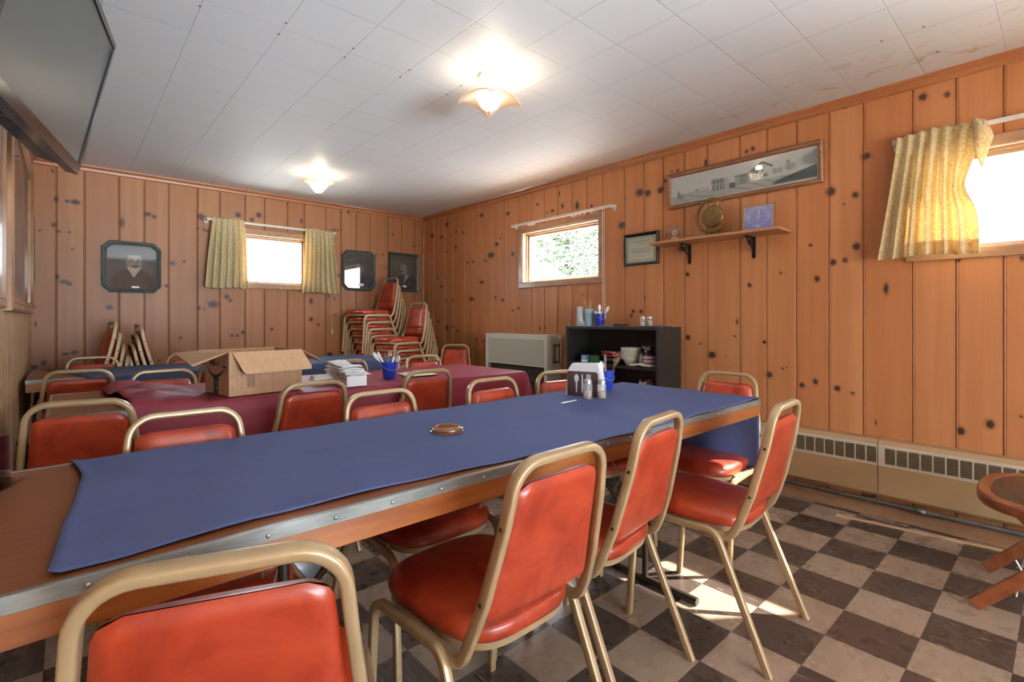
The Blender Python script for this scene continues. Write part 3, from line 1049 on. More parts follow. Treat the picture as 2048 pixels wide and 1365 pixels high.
def runner():
    t = thing('tablecloth', 'blue cotton cloth laid along the nearest table and hanging over its far right end', 'tablecloth')
    z0 = .7525
    near = [(-.02, .969), (.06, .968), (.25, .992), (.55, .992), (.83, .966), (1.2, .937), (1.8, .936), (2.1, .944), (2.40, .955)]

    def ny(x):
        for (a, b_), (c, d) in zip(near, near[1:]):
            if x <= c: return b_ + (d - b_) * max(0, (x - a) / (c - a))
        return near[-1][1]
    left = [(0, -.021), (.30, -.003), (.42, .008), (.72, .026), (.86, .018), (1, .005)]

    def lx(v):
        for (a, b_), (c, d) in zip(left, left[1:]):
            if v <= c: return b_ + (d - b_) * (v - a) / (c - a)
        return left[-1][1]
    xe = 2.379

    def fn(u, v):
        s = lx(v) + (xe + .365 - lx(v)) * u
        drop = max(0, s - xe)
        x = min(s, xe)
        n0 = ny(x)
        y = n0 + (1.712 - n0) * v
        z = z0
        w = .0016 * math.sin(9 * x + 5 * y) * math.sin(4 * y + 1.5 * x + 2) + .0012 * math.sin(23 * x - 9 * y)
        # long soft creases
        w += .0030 * math.exp(-((y - 1.42 + .09 * math.sin(1.7 * x)) / .012) ** 2) * (0.5 + .5 * math.sin(2.1 * x + 1))
        w += .0028 * math.exp(-((y - 1.20 - .05 * x * .6) / .010) ** 2) * (0.5 + .5 * math.sin(2.6 * x))
        # pinched fold at the left end
        w += .005 * math.exp(-((v - .70) / .02) ** 2) * max(0, 1 - (x - .02) / .09)
        w += .006 * math.exp(-((x - lx(v)) / .006) ** 2)
        w += .0025 * math.exp(-((x - 1.55 - .3 * (y - 1.1)) / .03) ** 2) * math.exp(-((y - 1.15) / .12) ** 2)
        z += .0035 + w
        if drop > 0:
            k = min(1, drop / .02)
            x = xe + .004 + .012 * k + .020 * math.sin(7.5 * v * PI * .55 + .8) * (drop / .36) + .02 * (drop / .36) ** 2
            z = z0 + .003 - drop + .010 * k * 0
            z += (.05 * (v - .1) ** 2 + .05 * math.sin(3.2 * v)) * (drop / .365)
            y += .03 * (drop / .36) * (v - .5) * -1
        if v > .985 and drop == 0: z -= .006
        return (x, y, z)
    MB().grid(210, 60, fn).build('cloth', M['navy'], t, smooth=True, solid=.0022)


runner()


def drape(name, label, rect, z, ex, ey, mat, seed, left=None, waves=9, n=(150, 90), cut=0):
    """cloth over a table: rect (x0,x1,y0,y1), overhang ex=(left,right), ey=(near,far)"""
    r = random.Random(seed)
    x0, x1, y0, y1 = rect
    p = [r.uniform(0, 6.28) for _ in range(8)]

    def fn(u, v):
        Y = (y0 - ey[0]) + (y1 - y0 + ey[0] + ey[1]) * v
        X0 = x0 - ex[0] + (left(v) if left else 0)
        X = X0 + (x1 + ex[1] - X0) * u
        cx, cy = min(max(X, x0 - 10), x1), min(max(Y, y0), y1)
        dx, dy = X - cx, Y - cy
        d = math.hypot(dx, dy)
        zz = z + .003 + .0012 * math.sin(11 * X + p[0]) * math.sin(8 * Y + p[1])
        zz += .003 * math.exp(-((math.sin((X * .9 + Y * 1.7) * 2.1 + p[2])) / .05) ** 2) * (.5 + .5 * math.sin(2 * X + 3 * Y))
        if cut: zz += cut_w(X, Y)
        x, y = cx, cy
        if d > 0:
            k = min(1, d / .05)
            ox, oy = dx / d, dy / d
            ang = math.atan2(dy, dx)
            ph = (X if abs(dy) > abs(dx) else Y) * waves
            o = .007 + .009 * k + (.010 + .026 * d) * (.5 + .5 * math.sin(ph + p[3])) * k + .010 * math.sin(ph * 2.3 + p[4]) * k * d * 2
            if abs(dx) > 1e-6 and abs(dy) > 1e-6: o += .10 * min(abs(dx), abs(dy)) / .3
            x, y = cx + ox * o, cy + oy * o
            zz = z + .003 - d
        return (x, y, zz)

    def cut_w(X, Y):      # bunched folds at the left end of the maroon cloth
        t = max(0, 1 - (X - x0) / .32)
        return min(1, t * 1.6) * (.016 * abs(math.sin(16 * (X - .6 * Y) + 1)) + .020 * abs(math.sin(7 * Y + 5 * X)) + .014) * min(1, (X - x0 + .06) / .08)
    t = thing(name, label, 'tablecloth')
    MB().grid(n[0], n[1], fn).build('cloth', mat, t, smooth=True, solid=.0012)
    return t


drape('tablecloth', 'maroon cloth over the middle table, bunched up at its left end', (.16, T2[1], T2[2], T2[3]), T2[4], (.0, .33), (.40, .22), M['maroon'], 4,
      left=lambda v: .03 * math.sin(6 * v), cut=1)
drape('tablecloth', 'dark navy cloth over the farthest table, starting short of its left end', (-.10, T3[1], T3[2], T3[3]), T3[4], (.0, .05), (.34, .10), M['navy2'], 8,
      left=lambda v: .33 * (1 - v) - .05, waves=6)

# ---------------------------------------------------------------- stacking chairs


def sq(t, n): return math.copysign(abs(t) ** n, t)


def make_chair(label, loc, a, group):
    t = thing('stacking_chair', label, 'chair', loc, math.radians(a), group)
    # back loop: from under the seat, round the rear hook, up the post and over the top
    half = [(.185, .12, .398), (.193, -.150, .393), (.188, -.178, .455), (.175, -.207, .54), (.1535, -.246, .70), (.139, -.267, .828)]
    pts = [(-x, y, z) for x, y, z in half] + [(x, y, z) for x, y, z in reversed(half)]
    path = fillet(pts, [.045, .2, .3, .6, .066, .066, .6, .3, .2, .045], 7)
    MB().sweep(path, rrect(.0185, .0265, .005), (1, 0, 0)).build('back_frame', M['gold'], t, smooth=True, angle=.9)
    # four legs: each side is an inverted U, split at the middle of its top bar
    for s in (-1, 1):
        mid = (s * .2075, .045, .4035)
        f = fillet([(s * .211, .222, 0), (s * .208, .196, .398), mid], .05, 8)
        r = fillet([mid, (s * .2075, -.103, .408), (s * .213, -.274, 0)], .05, 8)
        MB().sweep(f, rrect(.0205, .0225, .004), (1, 0, 0)).build('leg', M['gold'], t, smooth=True, angle=.9)
        MB().sweep(r, rrect(.0205, .0225, .004), (1, 0, 0)).build('leg', M['gold'], t, smooth=True, angle=.9)
    # bolts through the posts
    for s in (-1, 1):
        for x, y, z in ((.1645, -.246, .70), (.1855, -.207, .54)):
            MB().lathe([(.0048, 0), (.0048, .002), (.003, .0035), (0, .004)], n=10, M=Matrix.Translation((s * x, y, z)) @ Matrix.Rotation(s * PI / 2, 4, 'Y')).build('bolt', M['bolt'], t, smooth=True)

    def outline(ins, n=48):
        o = []
        for k in range(n):
            a_ = 2 * PI * k / n
            cx, sy = sq(math.cos(a_), .52), sq(math.sin(a_), .55)
            yc = .028 + (.207 - ins) * sy
            hw = .186 + .012 * (yc / .2)
            o.append(((hw - ins) * cx, yc))
        return o
    R = []
    for z, i in ((.409, .014), (.414, .004), (.424, 0), (.440, -.001), (.450, .004), (.457, .014), (.463, .032), (.467, .065), (.469, .11), (.470, .16)):
        R.append([(x, y, z + .004 * (y / .2) * (z > .45)) for x, y in outline(i)])
    MB().rings(R).build('seat', M['vinyl'], t, smooth=True, angle=1.2)
    R = [[(x, y, z) for x, y in outline(i)] for z, i in ((.394, .022), (.394, .010), (.412, .007), (.412, .02))]
    MB().rings(R).build('seat_rim', M['gold'], t, smooth=True, angle=.7)
    # backrest panel
    P0, P1 = Vector((0, -.190, .478)), Vector((0, -.2600, .782))
    up = (P1 - P0)
    H_ = up.length
    up.normalize()
    nr = Vector((0, -up.z, up.y)) * -1

    def pt(u, v, side):
        U, V = 2 * u - 1, v
        e = .030
        s_ = V * H_
        sh = 0
        for d in (s_, H_ - s_):
            if d < e: sh = max(sh, e - math.sqrt(max(0, e * e - (e - d) ** 2)))
        hw = .1655 + (.1275 - .1655) * V - sh
        edge = max(0, 1 - abs(U) ** 7) ** .5
        vt = max(0, 1 - abs(2 * V - 1) ** 14) ** .5
        if side > 0:
            h = .002 + .026 * edge * vt * (1 - .62 * math.exp(-((V - .255) / .014) ** 2)) * (.85 + .15 * (1 - U * U))
        else:
            h = -.009 - .003 * (1 - abs(U) ** 12) ** .5 * vt if False else -.011 * (max(0, 1 - abs(U) ** 24) ** .5) * vt ** .4
        return P0 + up * s_ + Vector((U * hw, 0, 0)) + nr * h
    mb = MB()
    mb.grid(22, 44, lambda u, v: pt(u, v, 1))
    mb.grid(22, 24, lambda u, v: pt(1 - u, v, -1))
    o = mb.build('backrest', M['vinyl'], t, smooth=True, fixn=False)
    return t


G1 = 'chairs along the nearest table'
G2 = 'chairs along the middle table'
G3 = 'chairs along the farthest table'
first = make_chair('red-orange vinyl stacking chair in the foreground, its back filling the lower left', (.227, .930, 0), -19.7, G1)
for lab, x, y, a, g in [
    ('red-orange stacking chair half under the nearest table, second from left in the near row', .804, 1.003, 1.1, G1),
    ('red-orange stacking chair third in the near row, overlapped by the chair to its left', 1.280, 1.068, 7.3, G1),
    ('red-orange stacking chair at the right end of the near row on the checkered floor', 1.823, .910, 4.1, G1),
    ('red-orange stacking chair at the short right end of the nearest table, one edge sunlit', 2.36, 1.20, 92, G1),
    ('red-orange stacking chair behind the nearest table, leftmost of those facing us', .274, 1.560, 179.3, G1),
    ('red-orange stacking chair facing us just left of the turned wooden disc', .937, 1.556, 181.9, G1),
    ('red-orange stacking chair facing us just right of the wooden disc, bright glare on its back', 1.523, 1.583, 180, G1),
    ('red-orange stacking chair facing us half hidden behind the napkin holder', 1.973, 1.602, 173.4, G1),
    ('red-orange stacking chair with its back to us near the left wall at the middle table', .088, 2.555, -11.8, G2),
    ('red-orange stacking chair with its back to us in front of the cardboard box', .826, 2.543, 2.7, G2),
    ('red-orange stacking chair with its back to us in front of the pale yellow paper', 1.511, 2.653, -.3, G2),
    ('red stacking chair facing us behind the bunched end of the maroon cloth', .409, 3.105, 181.5, G2),
    ('red stacking chair facing us behind the stack of white napkins', 1.478, 3.082, 186, G2),
    ('red stacking chair facing us to the right of the blue pail of cutlery', 2.061, 3.099, 177.1, G2),
    ('red stacking chair seen from behind at the bare left end of the farthest table', .078, 3.947, -6.4, G3),
    ('red stacking chair with its back to us, mostly hidden by the cardboard box', .784, 3.999, -.3, G3),
    ('red stacking chair facing us behind the farthest table near the left wall', .144, 4.598, 180.2, G3),
    ('red stacking chair facing us behind the left flap of the cardboard box', .760, 4.607, 182.3, G3),
    ('lone red stacking chair between the chair stacks and the putty-coloured heater', 3.001, 4.333, 131.5, 'chair by the heater'),
]:
    dup(first, (x, y, 0), math.radians(a), lab, g)
tx = [o for o in COL.objects if o.get('group') == 'chair by the heater']
for o in tx: del o['group']

ORD = ['bottom', 'second', 'third', 'fourth', 'fifth', 'sixth', 'seventh', 'eighth', 'ninth', 'tenth', 'eleventh']
for nm_, where, x, y, a, top, n in [
    ('tall stack', 'the tallest stack under the two portraits', 2.524, 5.19, 95.3, .755, 11),
    ('corner stack', 'the lower stack nearest the corner', 2.655, 4.787, 96.0, .463, 7),
    ('left stack', 'the left small stack below the left portrait', .004, 5.008, 95, .262, 4),
    ('right stack', 'the right small stack below the left portrait', .698, 5.073, -88, .238, 4),
]:
    ar = math.radians(a)
    rise = top / (n - 1)
    for k in range(n):
        back = (n - 1 - k) * .024
        bx, by = x + math.sin(ar) * back, y - math.cos(ar) * back
        lvl = 'top' if k == n - 1 else ORD[k] + ('' if k == 0 else ' from the bottom')
        dup(first, (bx, by, k * rise), ar, 'red chair, %s of %s' % (lvl, where), 'chairs of the ' + nm_)

# ---------------------------------------------------------------- ceiling lamps
def lathe_sq(mb, prof, c, a0, n=48):
    """like a lathe but square in plan with rounded corners; prof: (r, z, squareness, corner droop)"""
    rings = []
    for r, z, q, dr in prof:
        ring = []
        for k in range(n):
            a = 2 * PI * k / n
            m = max(abs(math.cos(a)), abs(math.sin(a)))
            rr = r * ((1 - q) + q * min(1 / m, 1.34))
            cor = max(0, (1 / m - 1) / .414)
            ring.append((c[0] + rr * math.cos(a + a0), c[1] + rr * math.sin(a + a0), c[2] + z - dr * cor ** 1.3))
        rings.append(ring)
    return mb.rings(rings, False, False)


def ceiling_lamp(label, x, y, a0, shape, power):
    t = thing('ceiling_lamp', label, 'lamp', (x, y, ZC), group='glass ceiling lamps')
    MB().lathe([(.058, -.0005), (.058, -.012), (.050, -.022), (.022, -.030), (.018, -.060), (0, -.060)], n=28).build('canopy', M['ceramic'], t, smooth=True, angle=.5)
    MB().lathe([(.009, -.06), (.009, -.17)], n=10).build('stem', M['ceramic'], t, smooth=True)
    mb = MB()
    if shape == 'wave':
        lathe_sq(mb, [(.045, -.092, 0, 0), (.075, -.098, .4, .004), (.105, -.112, .8, .018), (.128, -.122, 1, .034), (.131, -.125, 1, .038), (.128, -.127, 1, .038), (.10, -.117, .8, .02), (.05, -.10, .2, 0)], (0, 0, 0), a0)
    else:
        mb.lathe([(.05, -.080), (.10, -.066), (.132, -.060), (.134, -.063), (.10, -.075), (.06, -.098)], n=40, cap=False)
    mb.build('glass_shade', M['shade'], t, smooth=True)
    if shape == 'wave':
        pr = [(.070, -.100), (.069, -.118), (.060, -.145), (.045, -.168), (.024, -.183), (.004, -.188)]
    else:
        pr = [(.082, -.088), (.078, -.100), (.066, -.108), (.062, -.122), (.048, -.130), (.043, -.146), (.034, -.152), (.026, -.160), (.004, -.163)]
    MB().lathe(pr, n=32).build('glass_bowl', M['bowl'], t, smooth=True)
    z = pr[-1][1]
    MB().lathe([(.004, z + .004), (.008, z - .002), (.009, z - .008), (.005, z - .014), (.004, z - .022), (0, z - .025)], n=14).build('finial', M['gold'], t, smooth=True)
    l = bpy.data.lights.new('lamp_glow', 'POINT')
    l.energy = power
    l.color = (1, .80, .56)
    l.shadow_soft_size = .03
    lo = bpy.data.objects.new('lamp_glow', l)
    COL.objects.link(lo)
    lo.parent = t
    lo.location = (0.0, -.03, -.078)
    return t


ceiling_lamp('glass ceiling lamp nearest to us, with a square wavy-edged peach shade', 1.676, 2.055, .15, 'wave', 6.0)
ceiling_lamp('glass ceiling lamp farther back, with a round flared shade and stepped bowl', 1.686, 4.50, 0, 'round', 6.0)

# ---------------------------------------------------------------- painted flat pictures


def painted(name, place, w, h, nx, ny, fn, parent, mat=None):
    """a flat print: place(u, v) with u, v in 0..1 from the lower left; fn gives the colour"""
    vs, cl = [], []
    for j in range(ny + 1):
        for i in range(nx + 1):
            u, v = i / nx, j / ny
            vs.append(place(u, v))
            cl.append(fn(u, v))
    fs = [(j * (nx + 1) + i, j * (nx + 1) + i + 1, (j + 1) * (nx + 1) + i + 1, (j + 1) * (nx + 1) + i) for j in range(ny) for i in range(nx)]
    b = MB()
    b.add(vs, fs)
    return b.build(name, mat or M['paint'], parent, fixn=False, cols=cl)


def sm(a, b, x):
    t = min(1, max(0, (x - a) / (b - a)))
    return t * t * (3 - 2 * t)


def ell(u, v, cx, cy, rx, ry, soft=.15):
    return 1 - sm(1 - soft, 1 + soft, math.hypot((u - cx) / rx, (v - cy) / ry))


def lerp(a, b, t): return tuple(x + (y - x) * t for x, y in zip(a, b))


rn = random.Random(11)


def portrait_front(u, v):      # man with a moustache facing us, dark suit
    c = lerp((.050, .042, .040), (.075, .070, .068), v)
    c = lerp(c, (.11, .10, .095), .6 * ell(u, v, .56, .62, .42, .42, .9))
    body = ell(u, v, .52, .02, .46, .46, .06)
    c = lerp(c, (.040, .020, .016), body)
    c = lerp(c, (.24, .19, .15), ell(u, v, .55, .60, .155, .22, .1))                  # face
    c = lerp(c, (.21, .165, .13), ell(u, v, .405, .61, .035, .06, .3))
    c = lerp(c, (.36, .31, .27), .7 * ell(u, v, .555, .72, .12, .075, .5))
    c = lerp(c, (.19, .15, .12), ell(u, v, .55, .44, .09, .09, .2))                  # neck
    tri = (v < .50) and (abs(u - .535) < (v - .255) * .62)
    c = lerp(c, (.40, .35, .29), 1 if tri else 0)
    c = lerp(c, (.10, .07, .05), ell(u, v, .56, .84, .17, .065, .3))                 # hair
    for ex in (.495, .625):
        c = lerp(c, (.045, .03, .025), ell(u, v, ex, .650, .030, .014, .4))
        c = lerp(c, (.08, .055, .04), .7 * ell(u, v, ex, .688, .045, .010, .5))
    c = lerp(c, (.15, .11, .085), .8 * ell(u, v, .585, .585, .018, .06, .5))
    c = lerp(c, (.045, .028, .02), ell(u, v, .565, .520, .085, .026, .3))            # moustache
    c = lerp(c, (.16, .09, .075), .8 * ell(u, v, .565, .487, .04, .010, .4))
    return c


def portrait_hat(u, v):      # person in a wide hat, dim behind reflections
    c = lerp((.030, .040, .040), (.050, .062, .060), v)
    c = lerp(c, (.030, .036, .042), ell(u, v, .52, .02, .42, .42, .1))
    c = lerp(c, (.17, .16, .14), ell(u, v, .53, .56, .12, .16, .15))
    c = lerp(c, (.050, .055, .055), ell(u, v, .53, .70, .25, .035, .2))
    c = lerp(c, (.055, .06, .06), ell(u, v, .53, .76, .13, .10, .2))
    for ex in (.485, .575): c = lerp(c, (.05, .045, .04), ell(u, v, ex, .60, .022, .012, .4))
    c = lerp(c, (.08, .06, .05), ell(u, v, .53, .49, .035, .010, .4))
    c = lerp(c, (.13, .12, .115), .8 if (v < .40 and abs(u - .53) < (v - .2) * .4) else 0)
    return c


def portrait_side(u, v):      # man in three-quarter profile with a moustache
    c = lerp((.028, .030, .026), (.045, .046, .038), v)
    c = lerp(c, (.095, .088, .068), .75 * ell(u, v, .45, .62, .36, .36, .9))
    c = lerp(c, (.020, .022, .020), ell(u, v, .55, .02, .50, .42, .08))
    c = lerp(c, (.19, .165, .125), ell(u, v, .50, .62, .14, .19, .1))
    c = lerp(c, (.17, .145, .11), ell(u, v, .375, .595, .028, .035, .3))             # nose
    c = lerp(c, (.070, .058, .042), ell(u, v, .55, .80, .16, .07, .3))
    c = lerp(c, (.075, .062, .045), ell(u, v, .645, .69, .045, .12, .3))
    c = lerp(c, (.15, .125, .095), ell(u, v, .625, .58, .022, .04, .3))
    for ex in (.415, .505): c = lerp(c, (.04, .034, .028), ell(u, v, ex, .655, .024, .012, .4))
    c = lerp(c, (.035, .03, .024), ell(u, v, .42, .525, .065, .028, .3))
    c = lerp(c, (.30, .27, .21), 1 if (v < .44 and abs(u - (.56 + (v - .3) * .6)) < (v - .17) * .32) else 0)
    return c


def octo(w, h, c):
    return [(c, 0), (w - c, 0), (w, c), (w, h - c), (w - c, h), (c, h), (0, h - c), (0, c)]


def back_picture(name, label, x0, x1, z0, z1, cut, fw, mat, tilt, fn, plate, group, roll=0):
    w, h = x1 - x0, z1 - z0
    t = thing(name, label, 'picture', group=group)
    lean = math.radians(tilt)
    Mx = Matrix.Translation((x0 + w / 2, YW - .004, z0)) @ Matrix.Rotation(lean, 4, 'X') @ Matrix.Rotation(roll, 4, 'Y') @ Matrix.Translation((-w / 2, 0, 0))

    def P(a, d, z): return Mx @ Vector((a, -d, z))

    def ringat(ins, d):
        if cut:
            o = octo(w - 2 * ins, h - 2 * ins, max(.001, cut - ins * .4))
        else:
            o = [(0, 0), (w - 2 * ins, 0), (w - 2 * ins, h - 2 * ins), (0, h - 2 * ins)]
        return [P(a + ins, d, b_ + ins) for a, b_ in o]
    mb = MB()
    mb.rings([ringat(0, .0), ringat(0, .016), ringat(.006, .024), ringat(fw * .55, .020), ringat(fw * .8, .014), ringat(fw, .012), ringat(fw, 0)], False, False)
    mb.build('frame', mat, t)
    mb = MB()
    mb.rings([ringat(fw - .004, .014), ringat(fw - .001, .017), ringat(fw + .002, .014)], False, False)
    mb.build('inner_bead', M['silverline'], t)
    if cut:
        b2 = MB()
        o = ringat(.001, .018)
        for i in range(len(o)):
            a, c = o[i], o[(i + 1) % len(o)]
            n = max(2, int((c - a).length / .013))
            for k in range(n):
                p = a.lerp(c, k / n)
                b2.lathe([(0, -.005), (.0045, -.002), (.0045, .002), (0, .005)], p, 6)
        b2.build('carved_beading', M['silverline'], t, smooth=True)
    painted('portrait', lambda u, v: P(fw + (w - 2 * fw) * u, .008, fw + (h - 2 * fw) * v), w, h, 90, 100, fn, t)
    MB().rings([ringat(fw - .001, .0105)], False, True).build('picture_glass', M['picglass'], t)
    cx, cz, pw, ph = plate
    q = MB()
    q.hexa([P(a, d, z) for z in (cz, cz + ph) for d in (.011, .013) for a in (cx, cx + pw)])
    q.build('name_plate', M['silverline'] if cut and fw > .03 else M['paper'], t)
    return t


back_picture('portrait_picture', 'octagonal carved frame with a moustached man in a dark suit, left of the curtained window', .218, .637, 1.352, 1.80, .055, .034, M['darkframe'], 0, portrait_front, (.205, .040, .055, .016), 'old framed portraits')
back_picture('portrait_picture', 'octagonal dark frame right of the curtains, dim portrait behind reflecting glass', 2.333, 2.748, 1.447, 1.913, .060, .026, M['darkframe'], 0, portrait_hat, (.20, .055, .06, .03), 'old framed portraits')
back_picture('portrait_picture', 'rectangular dark frame of a moustached man turned left, nearest the room corner', 2.916, 3.332, 1.455, 1.935, 0, .030, M['darkframe'], 0, portrait_side, (.19, .055, .055, .025), 'old framed portraits', roll=.012)

# ---------------------------------------------------------------- right wall: panorama, certificate, shelf


def wall_frame(b, y0, y1, z0, z1, x, fw, dep):
    def R(i, d): return [(x - d, y0 + i, z0 + i), (x - d, y1 - i, z0 + i), (x - d, y1 - i, z1 - i), (x - d, y0 + i, z1 - i)]
    return b.rings([R(0, 0), R(0, dep * .75), R(fw * .25, dep), R(fw * .7, dep * .92), R(fw, dep * .45), R(fw, 0)], False, False)


def panorama(u, v):
    """u runs left to right as seen"""
    nz = .03 * (math.sin(91 * u + 13 * v) * math.sin(57 * v - 33 * u))
    sky = (.60, .62, .60)
    hor = .26 + .02 * math.sin(5 * u) + .16 * sm(.45, 1, u) * .5
    c = sky
    if v < hor:
        k = (hor - v) / hor
        c = lerp((.50, .52, .50), (.42, .45, .43), k)
        c = lerp(c, (.27, .30, .29), .8 * max(0, math.sin(38 * u + 26 * v + 3 * math.sin(9 * u))) ** 3)
    shade = sm(.72, .76, u) * (1 - sm(.30, .36, v - (u - .72) * .75)) * sm(.02, .06, v)
    c = lerp(c, (.045, .075, .085), .95 * shade * (1 if v < .08 + (u - .70) * 1.25 else 0))
    # brick block
    if .315 < u < .415 and .22 < v < .66 - (u - .315) * .2:
        c = (.30, .33, .31)
        for wx in (.335, .362, .390):
            if abs(u - wx) < .009 and .48 < v < .60: c = (.10, .13, .13)
        if v < .42:
            c = (.17, .20, .19) if int((u - .315) * 110) % 3 else (.42, .44, .42)
    if .415 <= u < .445 and .20 < v < .60: c = (.44, .46, .44)
    if .445 <= u < .49 and .20 < v < .40: c = (.11, .14, .14)
    # pair of low shops
    if .485 <= u < .585 and .26 < v < .62:
        c = (.33, .36, .35) if v < .54 else (.20, .23, .22)
        if .52 < u < .565 and v < .62: c = lerp(c, (.16, .19, .19), .6)
    # gabled house
    g = .90 - abs(u - .672) * 3.2
    if .605 < u < .725 and .34 < v < g: c = (.58, .60, .58) if u > .645 else (.16, .19, .19)
    if .59 < u < .738 and g - .05 < v < g + .03 and v > .52: c = (.10, .12, .12)
    for wx, wy in ((.672, .60), (.655, .42), (.685, .42), (.70, .42)):
        if abs(u - wx) < .006 and abs(v - wy) < .045: c = (.12, .15, .15)
    # trees and sheds at the right
    if .735 < u < .80 and .40 < v < .58: c = lerp((.28, .31, .29), (.40, .42, .40), .5 + .5 * math.sin(190 * u))
    if abs(u - .835) < .003 and .42 < v < .80: c = (.14, .17, .16)
    c = lerp(c, (.24, .27, .25), .8 * ell(u, v, .845, .55, .035, .12, .5))
    if abs(u - .832) < .012 and abs(v - .72) < .02: c = (.10, .12, .12)
    c = lerp(c, (.20, .24, .22), .9 * ell(u, v, .985, .66, .075, .20, .35))
    c = lerp(c, (.20, .24, .22), .9 * ell(u, v, .995, .82, .022, .12, .35))
    # left tower, scattered low houses
    if .045 < u < .068 and .20 < v < .50 - (u - .045) * 6: c = (.14, .17, .16)
    c = lerp(c, (.20, .23, .22), .8 * ell(u, v, .078, .25, .022, .09, .3))
    for k in range(9):
        hx = .11 + k * .022
        if abs(u - hx) < .007 and .27 < v < .31 + .012 * (k % 3): c = (.20, .23, .22)
    if .18 < u < .30 and .30 < v < .46 - abs(u - .24) * .9: c = lerp(c, (.48, .50, .49), .9)
    if .185 < u < .215 and .36 < v < .40: c = (.16, .19, .18)
    if abs(u - .236) < .004 and .68 < v < .71: c = (.12, .15, .15)
    return tuple(max(0, x + nz) for x in c)


t = thing('panorama_picture', 'long framed black-and-white panorama of an old main street above the shelf', 'picture')
wall_frame(MB(), .985, 2.025, 1.948, 2.205, XW, .030, .028).build('frame', M['walnutframe'], t, bevel=.0015)
MB().box(XW - .010, XW - .001, 1.012, 1.998, 1.975, 2.178).build('mat_board', M['paper'], t)
painted('street_photo', lambda u, v: (XW - .0112, 1.990 - .97 * u, 1.983 + .187 * v), 1, 1, 330, 80, panorama, t)
MB().add([(XW - .0125, 1.012, 1.975), (XW - .0125, 1.998, 1.975), (XW - .0125, 1.998, 2.178), (XW - .0125, 1.012, 2.178)], [(0, 1, 2, 3)]).build('picture_glass', M['picglass'], t)

piv = Vector((XW - .003, 0, 1.948))      # the long picture leans forward from its bottom edge
t.matrix_world = Matrix.Translation(piv) @ Matrix.Rotation(-math.radians(4.4), 4, 'Y') @ Matrix.Translation(-piv)
t = thing('certificate', 'small black-framed certificate with green border, partly behind the shelf end', 'certificate')
wall_frame(MB(), 2.113, 2.430, 1.550, 1.805, XW, .026, .022).build('frame', M['blackframe'], t, bevel=.001)


def cert(u, v):
    c = (.62, .64, .52)
    m = min(u * 1.25, v, (1 - u) * 1.25, 1 - v)
    if .035 < m < .085: c = (.36, .38, .22) if int((u + v) * 70) % 2 else (.46, .47, .30)
    # illegible lines of print
    for yy, hw, th, col in ((.80, .33, .018, (.20, .27, .33)), (.70, .16, .016, (.22, .30, .36)), (.52, .34, .016, (.18, .30, .36)), (.455, .34, .007, (.3, .33, .28)), (.425, .35, .007, (.3, .33, .28)), (.395, .34, .007, (.3, .33, .28)), (.365, .34, .007, (.3, .33, .28)), (.29, .22, .006, (.35, .37, .3)), (.19, .13, .005, (.4, .42, .35))):
        if abs(v - yy) < th and abs(u - .48) < hw and math.sin(u * 210 + yy * 77) + math.sin(u * 123) > -.5: c = col
    return c


painted('certificate_sheet', lambda u, v: (XW - .009, 2.404 - .265 * u, 1.576 + .203 * v), 1, 1, 130, 100, cert, t)
MB().add([(XW - .0105, 2.139, 1.576), (XW - .0105, 2.404, 1.576), (XW - .0105, 2.404, 1.779), (XW - .0105, 2.139, 1.779)], [(0, 1, 2, 3)]).build('picture_glass', M['picglass'], t)

SH = 1.684
t = thing('wall_shelf', 'narrow brown board shelf on black iron brackets under the panorama', 'shelf')
MB().box(3.205, XW - .001, 1.170, 2.068, SH - .018, SH).build('shelf_board', M['shelfwood'], t, bevel=.002)
for yy in (1.400, 1.860):
    b = MB()
    b.box(XW - .005, XW - .0005, yy - .011, yy + .011, SH - .150, SH - .019)
    b.lathe([(.011, 0), (.011, .004)], n=12, M=Matrix.Translation((XW - .001, yy, SH - .150)) @ Matrix.Rotation(-PI / 2, 4, 'Y'))
    b.box(XW - .125, XW - .001, yy - .010, yy + .010, SH - .024, SH - .019)
    b.sweep(fillet([(XW - .115, yy, SH - .024), (XW - .080, yy, SH - .070), (XW - .035, yy, SH - .085), (XW - .006, yy, SH - .125)], .03), rrect(.010, .006, .001), (0, 1, 0))
    b.sweep([(XW - .045 + .018 * math.cos(a / 12 * 2 * PI), yy, SH - .050 + .018 * math.sin(a / 12 * 2 * PI)) for a in range(12)], rrect(.008, .004, .001), (0, 1, 0), True)
    b.build('bracket', M['iron'], t, smooth=True, angle=.6)

# clear acrylic award
t = thing('acrylic_award', 'small clear acrylic A-shaped award at the left end of the wall shelf', 'award')
ax = 3.30
for s in (-1, 1):
    MB().hexa([(ax + dx, 1.912 + s * y, SH + z) for z, ys in ((0, (.060, .082)), (.118, (.022, .052))) for dx in (-.012, .012) for y in ys]).build('award_side', M['clear'], t, bevel=.002)
MB().hexa([(ax + dx, 1.912 + y, SH + z) for z, ys in ((0, (-.06, .06)), (.095, (-.028, .028))) for dx in (-.003, .003) for y in ys]).build('award_plate', M['clear'], t)
b = MB()
for r_ in (.010, .018): b.tube([(ax - .005, 1.912 + r_ * math.cos(k / 20 * 2 * PI), SH + .062 + r_ * math.sin(k / 20 * 2 * PI)) for k in range(20)], .0012, 5, True)
for k, hw in ((.030, .018), (.020, .028), (.012, .035)): b.box(ax - .006, ax - .004, 1.912 - hw, 1.912 + hw, SH + k - .0015, SH + k + .0015)
b.build('etching', M['cord'], t)

